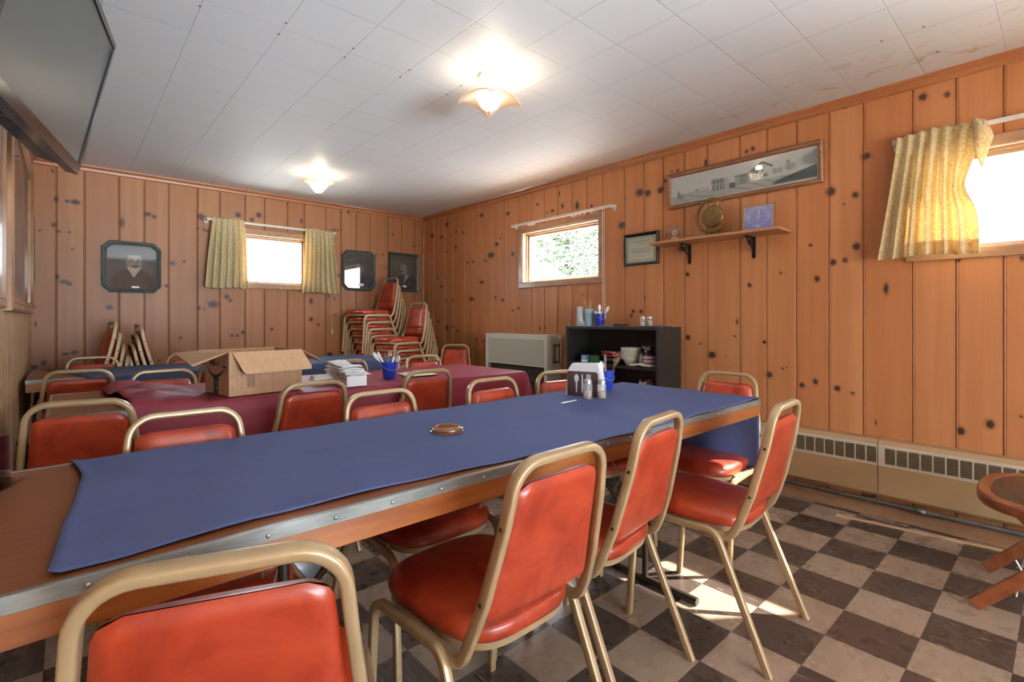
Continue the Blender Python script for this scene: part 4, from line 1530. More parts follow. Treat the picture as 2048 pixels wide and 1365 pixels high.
# gong
t = thing('gong', 'small antique brass gong hanging in a curved open stand on the shelf', 'gong')
gx, gy, gz = 3.31, 1.637, SH + .148
b = MB().lathe([(0, -.004), (.056, -.004), (.069, -.002), (.075, .006), (.077, .010), (.073, .010), (.064, .002), (.046, .001), (.044, .003), (.020, .003), (.018, .005), (0, .005)], n=40, M=Matrix.Translation((gx, gy, gz - .005)) @ Matrix.Rotation(PI / 2, 4, 'Y'))
b.build('gong_disc', M['bronze'], t, smooth=True, angle=.5)
arc = []
for k in range(41):
    a = math.radians(-48 - 262 * k / 40)
    arc.append((gx, gy - .114 * math.cos(a) * .98, gz + .114 * math.sin(a)))
b = MB().sweep(arc, rrect(.016, .020, .003), (1, 0, 0), scales=[.55 + .45 * min(1, min(k, 40 - k) / 5) for k in range(41)])
for s in (-1, 1):
    b.sweep(fillet([(gx, gy + s * .075, gz - .080), (gx, gy + s * .040, gz - .105), (gx, gy + s * .006, gz - .118), (gx, gy + s * .004, gz - .140)], .02), rrect(.012, .008, .002), (1, 0, 0))
b.tube([(gx, gy - .05, gz - .098), (gx, gy, gz - .108), (gx, gy + .05, gz - .098)], .007, 8)
b.build('stand_arch', M['bronze'], t, smooth=True, angle=.7)
MB().hexa([(gx + dx, gy + y, SH + z) for z, yy, d in ((0, .036, .034), (.012, .030, .028)) for dx in (-d, d) for y in (-yy, yy)]).build('base', M['bronze'], t, bevel=.003)
for s in (-1, 1):
    MB().tube([(gx, gy + s * .040, gz + .100), (gx, gy + s * .038, gz + .055)], .0012, 5).build('hanging_cord', M['cord'], t)

# clock
t = thing('desk_clock', 'square blue acrylic desk clock with silver hands pointing to twelve, on the shelf', 'clock')
cx_, cy0, cy1, cz0, cz1 = 3.30, 1.225, 1.415, SH, SH + .166
ln = .010     # leans back slightly
ck = lambda d, y, z: (cx_ - d + (z - cz0) * .10, y, z)
MB().hexa([ck(d, y, z) for z in (cz0, cz1) for d in (0, .022) for y in (cy0, cy1)]).build('acrylic_block', M['clear'], t, bevel=.002)


def clockface(u, v):
    c = lerp((.17, .18, .42), (.22, .24, .46), v)
    r = math.hypot(u - .5, v - .52)
    a = math.degrees(math.atan2(v - .52, u - .5))
    if .425 < r < .442 and 45 < a or (.425 < r < .442 and a < -172): c = (.55, .62, .66)
    for k in range(12):
        th = math.radians(90 - 30 * k)
        px, py = .5 + .36 * math.cos(th), .52 + .36 * math.sin(th)
        if k not in (0, 3, 6, 9):
            d = math.hypot(u - px, v - py)
            if .028 < d < .040 or (abs(u - px) < .018 and abs(v - py) < .006): c = (.42, .44, .60)
    for k in range(4):      # bars of the nine and the three
        if abs(u - (.10 + k * .028)) < .006 and .43 < v < .61: c = (.50, .52, .66)
    for k in range(4):
        if abs(u - (.84 + k * .030)) < .006 and .43 < v < .61: c = (.50, .52, .66)
    if abs(v - .61) < .006 and .09 < u < .20: c = (.50, .52, .66)
    if .39 < u < .61 and .08 < v < .19: c = (.40, .50, .58) if (int(u * 60) % 2 or v > .17) else (.18, .20, .42)
    if abs(v - .86) < .05 and abs(u - .5) < .045 and (abs(u - .47) < .007 or (abs(math.hypot(u - .515, v - .875) - .018) < .006) or (abs(v - .815) < .006 and u > .495)): c = (.50, .54, .66)
    return c


painted('dial', lambda u, v: ck(.0228, cy1 - .012 - (cy1 - cy0 - .024) * u, cz0 + .006 + .150 * v), 1, 1, 100, 90, clockface, t)
ym, zm = (cy0 + cy1) / 2, cz0 + .006 + .150 * .52
for l_, w_, nme in ((.062, .0016, 'minute_hand'), (.042, .0024, 'hour_hand')):
    MB().add([ck(.0245, ym + w_, zm - .012), ck(.0245, ym - w_, zm - .012), ck(.0245, ym - w_ * 1.8 - .004, zm + l_ * .6), ck(.0245, ym - .007, zm + l_), ck(.0245, ym + w_ * .4 - .003, zm + l_ * .6)], [(0, 1, 2, 3, 4)]).build(nme, M['whitemetal'], t, solid=.0006)
MB().lathe([(.005, 0), (.005, .002)], n=12, M=Matrix.Translation(ck(.0245, ym, zm)) @ Matrix.Rotation(-PI / 2, 4, 'Y')).build('hub', M['steel'], t)

# ---------------------------------------------------------------- left wall pictures
def left_frame(label, y0, y1, z0, z1, fw, dep, mat, art, inner=None):
    t = thing('wall_picture', label, 'picture')

    def R(i, d): return [(XL + d, y0 + i, z0 + i), (XL + d, y1 - i, z0 + i), (XL + d, y1 - i, z1 - i), (XL + d, y0 + i, z1 - i)]
    MB().rings([R(0, .001), R(0, dep * .8), R(fw * .15, dep), R(fw * .5, dep * .9), R(fw * .6, dep), R(fw, dep * .5), R(fw, .001)], False, False).build('frame', mat, t, bevel=.001)
    painted('print', lambda u, v: (XL + .008, y0 + fw + (y1 - y0 - 2 * fw) * u, z0 + fw + (z1 - z0 - 2 * fw) * v), 1, 1, 60, 40, art, t)
    MB().add([(XL + .010, y0 + fw, z0 + fw), (XL + .010, y1 - fw, z0 + fw), (XL + .010, y1 - fw, z1 - fw), (XL + .010, y0 + fw, z1 - fw)], [(0, 1, 2, 3)]).build('picture_glass', M['picglass'], t)
    return t


def greyart(u, v):
    return lerp((.20, .20, .21), (.42, .43, .44), .5 + .5 * math.sin(9 * u + 2 * math.sin(6 * v)) * math.sin(5 * v + u * 3)) if .04 < v < .96 else (.45, .43, .38)


left_frame('large oak-framed grey print on the left wall below the television', 3.215, 5.08, 1.158, 2.20, .075, .034, M['oak'], greyart)
left_frame('oak-edged frame at the photo edge on the left wall, nearest to us', 2.05, 3.095, 1.165, 2.10, .07, .020, M['oak'], greyart)
left_frame('small thin dark picture frame on the left wall close to the far corner', 5.19, 5.44, 1.40, 1.92, .022, .026, M['darkframe'], lambda u, v: (.12, .13, .12))
t = thing('mottled_plaque', 'narrow mottled dark plaque between the two oak frames on the left wall', 'plaque')
MB().box(XL, XL + .008, 3.125, 3.19, 1.42, 2.10).build('panel', pm('mottled_black_white', (.03, .03, .03), (.45, .45, .43), 55, .5, lo=.45, hi=.6), t, bevel=.001)

# ---------------------------------------------------------------- television
t = thing('television', 'black flat television tilted down from an arm on the left wall, upper left', 'television')
td = Vector((math.sin(math.radians(11.4)), math.cos(math.radians(11.4)), 0))
tn = Vector((td.y, -td.x, 0))
tu = (Vector((0, 0, 1)) * math.cos(math.radians(12.3)) + tn * math.sin(math.radians(12.3))).normalized()
tf = td.cross(tu) * -1
if tf.dot(tn) < 0: tf = -tf
TB = Vector((.0335, 2.635, 1.695))       # far lower front corner
TWd, THt = .96, .563


def tv(a, h, d): return TB - td * a + tu * h + tf * d      # a back along the set from its far edge, h up, d toward the room


def tvbox(mb, a0, a1, h0, h1, d0, d1): return mb.hexa([tv(a, h, d) for h in (h0, h1) for d in (d0, d1) for a in (a0, a1)])


b = MB()
for q in ((0, TWd, 0, .040), (0, TWd, THt - .022, THt), (0, .022, .034, THt - .022), (TWd - .022, TWd, .034, THt - .022)): tvbox(b, *q, -.042, 0)
b.build('bezel', M['blackgloss'], t, bevel=.0015)
b = MB()
tvbox(b, .020, TWd - .020, .030, THt - .020, -.010, -.006)
scr, nt_, bs_ = nm('dark_matte_screen')
bs_.inputs['Base Color'].default_value = (.030, .036, .036, 1)
bs_.inputs['Roughness'].default_value = .30
bs_.inputs['Specular IOR Level'].default_value = .9
b.build('screen', scr, t)
b = MB()
tvbox(b, .004, TWd - .004, .004, THt - .004, -.050, -.041)
b.hexa([tv(a, h, d) for h, e in ((.012, 0), (THt - .10, 0)) for d, m_ in ((-.115, .06), (-.049, 0)) for a in (.06, .58)])
b.build('back_shell', pm('grey_black_shell', (.075, .085, .09), None, 6, .4), t, bevel=.003)
b = MB()
for k in range(9): tvbox(b, .30, .54, .0105, .0125, -.108 + k * .0062, -.1045 + k * .0062)
b.build('vent_grille', M['blackgloss'], t)
MB().tube([tv(.60, .27, -.075), tv(.66, .27, -.12)], .02, 8).build('wall_arm', M['iron'], t)
b = MB()
tvbox(b, .03, .20, .30, .36, -.044, -.0415)
b.build('maker_label', M['whiteplastic'], t)

# ---------------------------------------------------------------- baseboard heaters and pipe


def heater(label, y0, y1, slots_at, n, group):
    t = thing('baseboard_heater', label, 'heater', group=group)
    x0 = XW - .068
    prof_ = [(XW - .002, .135), (x0 + .012, .135), (x0, .150), (x0, .425), (x0 + .018, .447), (XW - .002, .452)]
    rings = [[(x, y, z) for x, z in prof_] for y in (y0 + .0015, y1 - .0015)]
    MB().rings(rings).build('cover', M['beige'], t, bevel=.002)
    MB().box(x0 - .0022, x0, y0 + .002, y1 - .002, .306, .424).build('grille_rail', M['beigelight'], t, bevel=.001)
    for k in range(n):
        a = slots_at - k * .0515
        s = MB().box(x0 - .0028, x0 - .0018, a - .044, a, .322, .408).build('vent_slot', M['enameldark'], t)
        lv = MB()
        for j in range(9): lv.box(x0 - .0042, x0 - .0024, a - .043, a - .001, .3255 + j * .0095, .3285 + j * .0095)
        lv.build('louvres', M['louver'], s)
    return t


heater('beige baseboard heater section nearer to us, behind the wooden stool', -.62, .706, .672, 21, 'baseboard heater sections')
heater('beige baseboard heater section behind the right-hand chair, ending near the black cabinet', .706, 1.86, 1.168, 9, 'baseboard heater sections')
t = thing('heating_pipe', 'worn grey-green pipe running along the floor under the beige heaters', 'pipe')
MB().tube([(XW - .052, -.9, .098), (XW - .052, .5, .100), (XW - .052, 1.88, .103)], .0125, 12).build('pipe_run', M['pipe'], t, smooth=True)
for yy in (-.3, .52, 1.35): MB().tube([(XW - .052, yy - .02, .1), (XW - .052, yy + .02, .1)], .0165, 12).build('coupling', M['pipe'], t, smooth=True)
for yy in (-.1, .72, 1.6): MB().box(XW - .056, XW - .001, yy, yy + .012, .082, .118).build('pipe_clip', M['pipe'], t)

t = thing('wood_batten', 'thin bare wooden strip lying on the checkered floor beside the heater', 'strip')
MB().hexa([(x + dx, y, z) for z in (0.0, .008) for x, y in ((3.350, .20), (3.255, .882)) for dx in (0, .022)]).build('strip', M['stick'], t, bevel=.001)

# ---------------------------------------------------------------- putty-coloured wall heater
t = thing('wall_heater', 'tall putty-coloured metal heater with perforated front, left of the black cabinet', 'heater')
hx, hy0, hy1, hz = 3.22, 3.13, 4.022, .972
b = MB()
b.box(hx, XW - .002, hy0, hy1, hz - .02, hz)
b.box(hx, hx + .012, hy0, hy0 + .037, 0, hz - .02)
b.box(hx, hx + .012, hy1 - .055, hy1, 0, hz - .02)
b.box(hx, hx + .012, hy0 + .037, hy1 - .055, hz - .05, hz - .02)
b.box(hx, XW - .002, hy1 - .012, hy1, 0, hz - .02)
for q in ((hx + .012, 3.30, 0, hz - .02), (3.30, 3.40, 0, .715), (3.30, 3.40, .883, hz - .02), (3.40, XW - .002, 0, hz - .02)): b.box(q[0], q[1], hy0, hy0 + .010, q[2], q[3])
b.build('casing', M['enamel'], t, bevel=.0015)


def perf():
    m, nt, bs = nm('perforated_sheet')
    te = N(nt, 'ShaderNodeTexCoord')
    sp = N(nt, 'ShaderNodeSeparateXYZ')
    L(nt, te.outputs['Object'], sp.inputs[0])
    k = 2 * PI / .0125
    a = mth(nt, 'SINE', mth(nt, 'MULTIPLY', mth(nt, 'ADD', sp.outputs[1], sp.outputs[2]), k))
    c = mth(nt, 'SINE', mth(nt, 'MULTIPLY', mth(nt, 'SUBTRACT', sp.outputs[1], sp.outputs[2]), k))
    d = mth(nt, 'MULTIPLY', a, c)
    h = ramp(nt, d, [(.22, (0, 0, 0)), (.42, (1, 1, 1))])
    L(nt, mix(nt, h, (.50, .50, .42), (.12, .12, .095)), bs.inputs['Base Color'])
    bs.inputs['Roughness'].default_value = .45
    return m


MB().box(hx + .003, hx + .008, hy0 + .037, hy1 - .055, .684, hz - .05).build('perforated_grille', perf(), t)
b = MB()
b.box(hx + .004, hx + .007, hy0 + .037, hy1 - .055, .676, .684)
b.build('grille_edge', M['whitemetal'], t)
b = MB()
b.box(hx + .05, hx + .06, hy0 + .037, hy1 - .055, .02, .676)
for k in range(8): b.box(hx + .02, hx + .05, hy0 + .037, hy1 - .055, .60 - k * .07, .604 - k * .07)
b.build('lower_louvres', M['enameldark'], t)
MB().lathe([(.018, 0), (.018, .012), (.012, .020), (0, .021)], n=20, M=Matrix.Translation((3.372, hy0, .938)) @ Matrix.Rotation(PI / 2, 4, 'X')).build('control_knob', M['whitemetal'], t, smooth=True, angle=.6)
b = MB().box(3.30, 3.40, hy0 + .08, hy0 + .085, .715, .883)
b.build('control_recess', M['enameldark'], t)
MB().box(3.362, 3.398, hy0 + .02, hy0 + .07, .725, .875).build('valve_box', M['enamel'], t)
for k in range(4):
    MB().tube(fillet([(3.305, hy0 + .07, .86 - k * .02), (3.32 + .01 * k, hy0 + .03, .84 - k * .03), (3.33, hy0 + .05, .78 - k * .01), (3.318 + k * .008, hy0 + .04, .725)], .01), .0025, 6).build('wire', [M['redbag'], M['cord'], M['iron'], M['bronze']][k], t, smooth=True)

# ---------------------------------------------------------------- black open cabinet and what stands in and on it
kx, ky0, ky1, kz = 3.09, 1.920, 2.785, 1.060
t = thing('open_cabinet', 'black open metal bookcase against the right wall with dishes on its shelves', 'cabinet')
MB().box(kx, XW - .02, ky0, ky0 + .018, 0, kz).build('side_panel', M['black'], t, bevel=.002)
MB().box(kx, XW - .02, ky1 - .018, ky1, 0, kz).build('side_panel', M['black'], t, bevel=.002)
MB().box(kx - .001, XW - .019, ky0 - .0005, ky1 + .0005, kz - .022, kz).build('top_panel', M['black'], t, bevel=.002)
MB().box(XW - .035, XW - .022, ky0 + .018, ky1 - .018, 0, kz - .022).build('back_panel', M['black'], t)
for z in (.748, .500, .06): MB().box(kx + .008, XW - .036, ky0 + .018, ky1 - .018, z, z + .018).build('shelf', M['black'], t, bevel=.001)
MB().box(kx, kx + .012, ky0 + .018, ky1 - .018, 0, .06).build('plinth', M['black'], t)
TK = kz + .0006


def cup_prof(r0, r1, h, th=.0015):
    return [(r0, 0), (r1, h), (r1 + .0015, h), (r1 - th, h - .001), (r0 - th, .002), (0, .002)]


t = thing('cup_stack', 'tall stack of clear plastic cups on top of the black cabinet', 'cups', (3.235, 2.752, TK))
for k in range(6):
    MB().lathe([(.036 - .0005 * k, k * .011), (.029, k * .011 + .105), (.028, k * .011 + .106), (0, k * .011 + .106)], n=24).build('clear_cup', M['cupclear'], t, smooth=True, angle=.6)
MB().lathe([(.026, 0), (.034, .038), (.0345, .040), (.033, .04), (.025, .002)], (0.0, -.032, 0), 24, cap=False).build('short_clear_cup', M['cupclear'], t, smooth=True)


def patterned():
    m, nt, bs = nm('blue_patterned_cup')
    te = N(nt, 'ShaderNodeTexCoord')
    sp = N(nt, 'ShaderNodeSeparateXYZ')
    L(nt, te.outputs['Object'], sp.inputs[0])
    an = mth(nt, 'ARCTAN2', sp.outputs[1], sp.outputs[0])
    a = mth(nt, 'SINE', mth(nt, 'MULTIPLY', an, 22))
    c = mth(nt, 'SINE', mth(nt, 'MULTIPLY', sp.outputs[2], 620))
    L(nt, mix(nt, ramp(nt, mth(nt, 'MULTIPLY', a, c), [(.05, (0, 0, 0)), (.3, (1, 1, 1))]), (.20, .46, .56), (.68, .80, .82)), bs.inputs['Base Color'])
    bs.inputs['Roughness'].default_value = .4
    return m


t = thing('paper_cup_stack', 'stack of pale blue patterned paper cups holding wooden stirrers on the black cabinet', 'cups', (3.245, 2.660, TK))
pc = patterned()
MB().lathe([(.031, 0), (.040, .098), (.0415, .100)], n=28, cap=False).build('paper_cup', pc, t, smooth=True)
for k in range(4): MB().lathe([(.0395, .1005 + k * .0105), (.0405, .109 + k * .0105), (.042, .1105 + k * .0105), (.039, .1105 + k * .0105)], n=28, cap=False).build('paper_cup_rim', M['card_teal'] if False else pc, t, smooth=True)
rs = random.Random(5)
for k in range(9):
    a = rs.uniform(0, 6.28)
    dx, dy = .020 * math.cos(a), .020 * math.sin(a) + .006
    lean = (.02 * math.cos(a), .035 * (1 if k < 6 else -1) * rs.uniform(.3, 1))
    s = thing('wooden_stirrer', 'thin wooden drink stirrer standing in the pale blue paper cups', 'stirrer', group='wooden stirrers in the paper cups')
    h = rs.uniform(.175, .205)
    p = (3.245 + dx, 2.660 + dy)
    MB().hexa([(p[0] + (lean[0] if z else 0) + ex, p[1] + (lean[1] if z else 0) + ey, TK + .05 + z) for z in (0, h - .05 + .02) for ex in (-.0007, .0007) for ey in (-.003, .003)]).build('stick', M['stick'], s)


def pail(label, x, y, z, r0, r1, h, handle=1, group='royal blue pails of cutlery'):
    t = thing('pail', label, 'pail', (x, y, z), group=group)
    MB().lathe([(r0, 0), (r0 + .001, .003), (r1 - .001, h - .004), (r1 + .002, h - .003), (r1 + .002, h), (r1 - .001, h), (r0 - .001, .004), (0, .004)], n=32).build('bucket', M['bluepail'], t, smooth=True, angle=.7)
    if handle:
        for s in (-1, 1):
            MB().lathe([(.0045, 0), (.0045, .002), (.002, .003)], n=8, M=Matrix.Translation((s * (r1 - .001), 0, h - .012)) @ Matrix.Rotation(s * PI / 2, 4, 'Y')).build('handle_ear', M['bluepail'], t)
        MB().tube([(s * 0 + r1 * 1.12 * math.cos(a), -.35 * r1 - abs(math.sin(a)) * 0, h - .012 - .045 * math.sin(a)) if 0 else (r1 * 1.10 * math.cos(a), -r1 * .95 * math.sin(a), h - .012 - .035 * math.sin(a)) for a in [PI * k / 20 for k in range(21)]], .0012, 6).build('wire_handle', M['steel'], t, smooth=True)
    return t


def utensil(kind, label, base, top, mat, group):
    """plastic cutlery from its handle end (base) to its head (top)"""
    base, top = Vector(base), Vector(top)
    d = (top - base)
    Ln = d.length
    d.normalize()
    side = d.cross(Vector((.67, .745, .1))).normalized()
    t = thing('plastic_' + kind, label, kind, group=group)

    def blade(prof, th=.0012, cup=0):
        l = [base + d * (s * Ln) + side * w for s, w in prof] + [base + d * (s * Ln) - side * w for s, w in reversed(prof)]
        n_ = d.cross(side)
        f = [p + n_ * th for p in l] + [p - n_ * th for p in l]
        m = len(l)
        return MB().add(f, [tuple(range(m)), tuple(range(2 * m - 1, m - 1, -1))] + [(k, (k + 1) % m, m + (k + 1) % m, m + k) for k in range(m)])
    if kind == 'knife':
        blade([(0, .004), (.02, .0055), (.45, .004), (.52, .0055), (.9, .0065), (.97, .005), (1, .001)]).build('knife_body', mat, t, bevel=.0005)
    elif kind == 'spoon':
        blade([(0, .004), (.02, .0052), (.62, .003), (.70, .006), (.78, .0115), (.88, .0125), (.96, .008), (1, .002)]).build('spoon_body', mat, t, bevel=.0006)
    else:
        blade([(0, .004), (.02, .0052), (.62, .003), (.70, .008), (.80, .0105), (.81, .0105)]).build('fork_body', mat, t, bevel=.0005)
        for k in range(4):
            o = (-.0088 + k * .00587)
            c = base + d * (.80 * Ln) + side * o
            MB().sweep([c, c + d * (.20 * Ln)], rrect(.0032, .0018, .0006), side).build('tine', mat, t)
    return t


pail('royal blue pail of white plastic cutlery on top of the black cabinet', 3.235, 2.548, TK, .034, .046, .100)
for k, (ax_, ay, tx_, ty, h, kd) in enumerate([(.0, .0, .0, .0, .175, 'spoon'), (.01, -.01, .02, -.075, .160, 'spoon'), (-.01, .012, -.02, .03, .125, 'knife'), (.012, .012, .02, .03, .122, 'fork'), (-.012, -.012, -.02, -.02, .124, 'spoon'), (0, .02, 0, .04, .121, 'knife')]):
    utensil(kd, {0: 'tall white spoon standing upright in the pail on the black cabinet', 1: 'white spoon leaning far right out of the pail on the black cabinet'}.get(k, 'short white plastic %s end bunched in the pail on the black cabinet' % kd),
            (3.235 + ax_, 2.548 + ay, TK + .012), (3.235 + tx_, 2.548 + ty, TK + h), M['whiteplastic'], 'cutlery in the pail on the cabinet')
t = thing('card_box', 'thin dark grey flat box on the black cabinet right of the blue pail', 'box')
MB().box(3.16, 3.28, 2.36, 2.485, TK, TK + .014).build('box_body', pm('grey_green_card', (.11, .13, .12), None, 8, .5), t, bevel=.001)
t = thing('card_box', 'small dark brown flat box on the black cabinet, nearer the shakers', 'box')
MB().box(3.17, 3.26, 2.285, 2.358, TK, TK + .020).build('box_body', pm('dark_brown_card', (.055, .038, .032), None, 8, .5), t, bevel=.001)


def shaker(label, x, y, z, r, h, fill, fh, group):
    t = thing('shaker', label, 'shaker', (x, y, z), group=group)
    pr = [(r * .86, 0), (r * .95, .003)]
    nb = 5
    for k in range(nb):
        z0, z1 = .004 + (h * .74 - .004) * k / nb, .004 + (h * .74 - .004) * (k + 1) / nb
        pr += [(r * .90, z0), (r, (z0 + z1) / 2), (r * .90, z1)]
    pr += [(r * .80, h * .78)]
    # faceted bumps
    mb = MB()
    n = 24
    rings = [[(rr * (1 + .05 * math.cos(8 * 2 * PI * k / n)) * math.cos(2 * PI * k / n), rr * (1 + .05 * math.cos(8 * 2 * PI * k / n)) * math.sin(2 * PI * k / n), zz) for k in range(n)] for rr, zz in pr]
    mb.rings(rings, True, False).build('glass_jar', M['shaker'], t, smooth=True)
    MB().lathe([(r * .72, .004), (r * .80, h * .2), (r * .74, fh), (0, fh + .002)], n=18).build('filling', fill, t, smooth=True)
    MB().lathe([(r * .84, h * .77), (r * .86, h * .90), (r * .78, h * .97), (r * .5, h), (0, h)], n=22).build('metal_cap', M['steel'], t, smooth=True, angle=.6)
    return t


shaker('left faceted glass shaker of white salt on top of the black cabinet', 3.23, 2.135, TK, .021, .078, M['salt'], .030, 'shakers on the cabinet')
shaker('right faceted glass shaker of pepper on top of the black cabinet', 3.23, 2.075, TK, .021, .078, M['pepper'], .045, 'shakers on the cabinet')
t = thing('folded_cloth', 'folded navy napkin lying on the right end of the black cabinet', 'napkin')
MB().grid(16, 12, lambda u, v: (3.14 + .16 * v, 1.935 + .155 * u, TK + .003 + .0015 * math.sin(9 * u + 4 * v))).build('cloth', M['navy'], t, smooth=True, solid=.005)

SHz = .7665
t = thing('bowl_stack', 'stack of cream bowls on the middle shelf of the black cabinet', 'bowls', (3.215, 2.232, SHz), group=None)
MB().lathe([(.032, 0), (.034, .003), (.050, .026), (.070, .048), (.073, .050), (.069, .050), (.046, .028), (0, .01)], n=36).build('bottom_bowl', M['whiteplastic'], t, smooth=True)
for k in range(7):
    z = .048 + k * .0105
    MB().lathe([(.068, z), (.0745, z + .003), (.0755, z + .0095), (.0725, z + .0095), (.06, z + .001)], n=36, cap=False).build('bowl', M['cream'], t, smooth=True)
z = .048 + 7 * .0105
MB().lathe([(.0735, z), (.0765, z + .012), (.0745, z + .012), (.060, z - .012), (.03, z - .028), (0, z - .030)], n=36, cap=False).build('top_bowl', M['cream'], t, smooth=True)
t = thing('dark_bowl', 'black bowl under the bagged red plates on the middle shelf', 'bowl', (3.20, 2.402, SHz))
MB().lathe([(.05, 0), (.055, .004), (.070, .052), (.067, .052), (.05, .006), (0, .006)], n=30).build('bowl', M['blackgloss'], t, smooth=True)
t = thing('red_plate_pack', 'pack of red paper plates in clear film on the middle shelf', 'plates', (3.20, 2.402, SHz + .053))
for k in range(2):
    MB().lathe([(.055, k * .024), (.076, k * .024 + .006), (.080, k * .024 + .018), (.076, k * .024 + .022), (0, k * .024 + .016)], n=36).build('plates', M['redbag'], t, smooth=True)
rb = random.Random(2)
mb = MB().rings([[((.084 * s_) * math.cos(a) * rb.uniform(.96, 1.04), (.084 * s_) * math.sin(a) * rb.uniform(.96, 1.04), z) for a in [2 * PI * k / 24 for k in range(24)]] for s_, z in ((.7, -.0), (1, .012), (1.02, .036), (.95, .052), (.5, .056))], False, True)
mb.build('film', M['bag'], t)
t = thing('plate_bag', 'red and white striped paper goods in a clear bag, right end of middle shelf', 'plates', (3.20, 2.065, SHz))
for k in range(10): MB().lathe([(.050, k * .0085), (.062, k * .0085 + .006), (.060, k * .0085 + .008), (0, k * .0085 + .006)], n=30).build('striped_dish', M['redbag'] if k % 3 == 0 else M['paper'], t, smooth=True)
mb = MB().rings([[(s_ * .068 * math.cos(a) * rb.uniform(.9, 1.08), s_ * .068 * math.sin(a) * rb.uniform(.9, 1.08), z) for a in [2 * PI * k / 20 for k in range(20)]] for s_, z in ((.9, .001), (1, .03), (1, .085), (.7, .105), (.35, .118), (.75, .150))], False, False)
mb.build('clear_bag', M['bag'], t)
t = thing('folded_rag', 'folded cream cloth lying in front of the bowls on the middle shelf', 'cloth')
MB().grid(20, 12, lambda u, v: (3.105 + .08 * v, 1.995 + .175 * u, SHz + .008 + .010 * math.sin(PI * u) + .003 * math.sin(14 * u + 5 * v))).build('cloth', M['cream'], t, smooth=True, solid=.012)
t = thing('tea_packet', 'small teal and white packet standing on the middle shelf of the cabinet', 'packet')
MB().box(3.14, 3.18, 2.595, 2.665, SHz, SHz + .060).build('carton', M['card_teal'], t, bevel=.001)
MB().box(3.1385, 3.14, 2.600, 2.660, SHz + .001, SHz + .024).build('pale_band', M['paper'], t)
for k in range(3): MB().box(3.1380, 3.1395, 2.612 + k * .014, 2.621 + k * .014, SHz + .034, SHz + .048).build('print', M['paper'], t)
t = thing('tea_packet', 'small dark green packet beside the teal one on the middle shelf', 'packet')
MB().box(3.15, 3.19, 2.505, 2.575, SHz, SHz + .058).build('carton', M['green'], t, bevel=.001)
t = thing('candy_jar', 'round clear jar of assorted wrapped items on the lower shelf, right end', 'jar', (3.185, 2.085, .5182))
MB().lathe([(.045, 0), (.058, .01), (.060, .12), (.048, .140), (.048, .150)], n=28, cap=False).build('glass', M['bag'], t, smooth=True)
for k in range(14):
    a = k * 2.4
    c_ = (.032 * math.cos(a), .032 * math.sin(a), .018 + .009 * k)
    MB().lathe([(0, -.014), (.013, -.006), (.015, 0), (.013, .006), (0, .014)], c_, 8).build('wrapped_piece', [M['cream'], M['redbag'], M['manila'], M['paper']][k % 4], t, smooth=True)

# ---------------------------------------------------------------- on the nearest table
ZT = .7565
t = thing('wooden_disc', 'small round turned wooden disc with grooves lying on the blue cloth', 'disc', (.906, 1.325, ZT))
MB().lathe([(.046, 0), (.052, .003), (.053, .008), (.050, .0105), (.0525, .013), (.052, .016), (.047, .0175), (.0455, .0195), (.042, .0195), (.040, .0215), (.036, .0215), (.034, .020), (.030, .021), (.012, .0205), (0, .0205)], n=56).build('disc', M['turned'], t, smooth=True, angle=.8)

# napkin holder
HP = Vector((1.764, 1.580, ZT))
hu = (Vector((1.818, 1.425, ZT)) - HP).normalized()      # along the face, left to right as seen
hn = Vector((hu.y, -hu.x, 0))                            # toward the camera
if hn.dot(Vector((-1.7, -1.5, 0))) < 0: hn = -hn


def hp(a, d, z): return HP + hu * a + hn * d + Vector((0, 0, z))


t = thing('napkin_holder', 'dark napkin holder with white spoon, knife and fork silhouettes, on the blue cloth', 'napkin holder')
brown = pm('dark_plum_metal', (.105, .060, .058), (.085, .050, .05), 5, .35, coat=.2)
wd, hh = .150, .118


def plate(d): return [hp(a, d, z) for a, z in ((.002, 0), (wd - .002, 0), (wd, .006), (wd, hh - .008), (wd - .008, hh), (0, hh), (0, .006))]


b = MB().rings([plate(0), plate(-.0018)])
b.build('front_plate', brown, t)
MB().rings([plate(-.052), plate(-.0538)]).build('back_plate', brown, t)
MB().hexa([hp(a, d, z) for z in (0, .002) for d in (-.052, 0) for a in (0, wd)]).build('base_plate', brown, t)


def sil(name, poly): MB().rings([[hp(a, .0012, z) for a, z in poly], [hp(a, .0002, z) for a, z in poly]]).build(name, M['paper'], t)


sp_ = [(.046 + .011 * math.cos(a), .086 + .019 * math.sin(a)) for a in [math.radians(x) for x in range(-70, 251, 16)]]
sil('spoon_shape', sp_ + [(.0435, .020), (.0485, .020)])
sil('knife_shape', [(.0715, .020), (.0765, .020), (.0785, .060), (.0785, .066), (.078, .088), (.0765, .104), (.074, .108), (.0715, .104)])
for k in range(4): sil('tine_shape', [(.0955 + k * .0058, .088), (.0985 + k * .0058, .088), (.0985 + k * .0058, .107), (.0955 + k * .0058, .107)])
sil('fork_shape', [(.102, .020), (.107, .020), (.107, .070), (.112, .074), (.1162, .080), (.1162, .088), (.0955, .088), (.0955, .080), (.098, .074), (.102, .070)])
t = thing('napkin_stack', 'thick wad of white paper napkins standing in the napkin holder', 'napkins')
for k in range(9):
    d = -.005 - k * .0054
    o = rb.uniform(-.004, .004)
    poly = [(-.010 + o, .002), (.158 + o, .002), (.166 + o, .06), (.162 + o, .100), (.150, .158 + rb.uniform(-.003, .003)), (.02, .152 + rb.uniform(-.003, .003)), (.004, .130), (-.004, .10)]
    MB().rings([[hp(a, d, z) for a, z in poly], [hp(a, d - .0046, z) for a, z in poly]]).build('napkin', M['paper'], t, bevel=.0012)
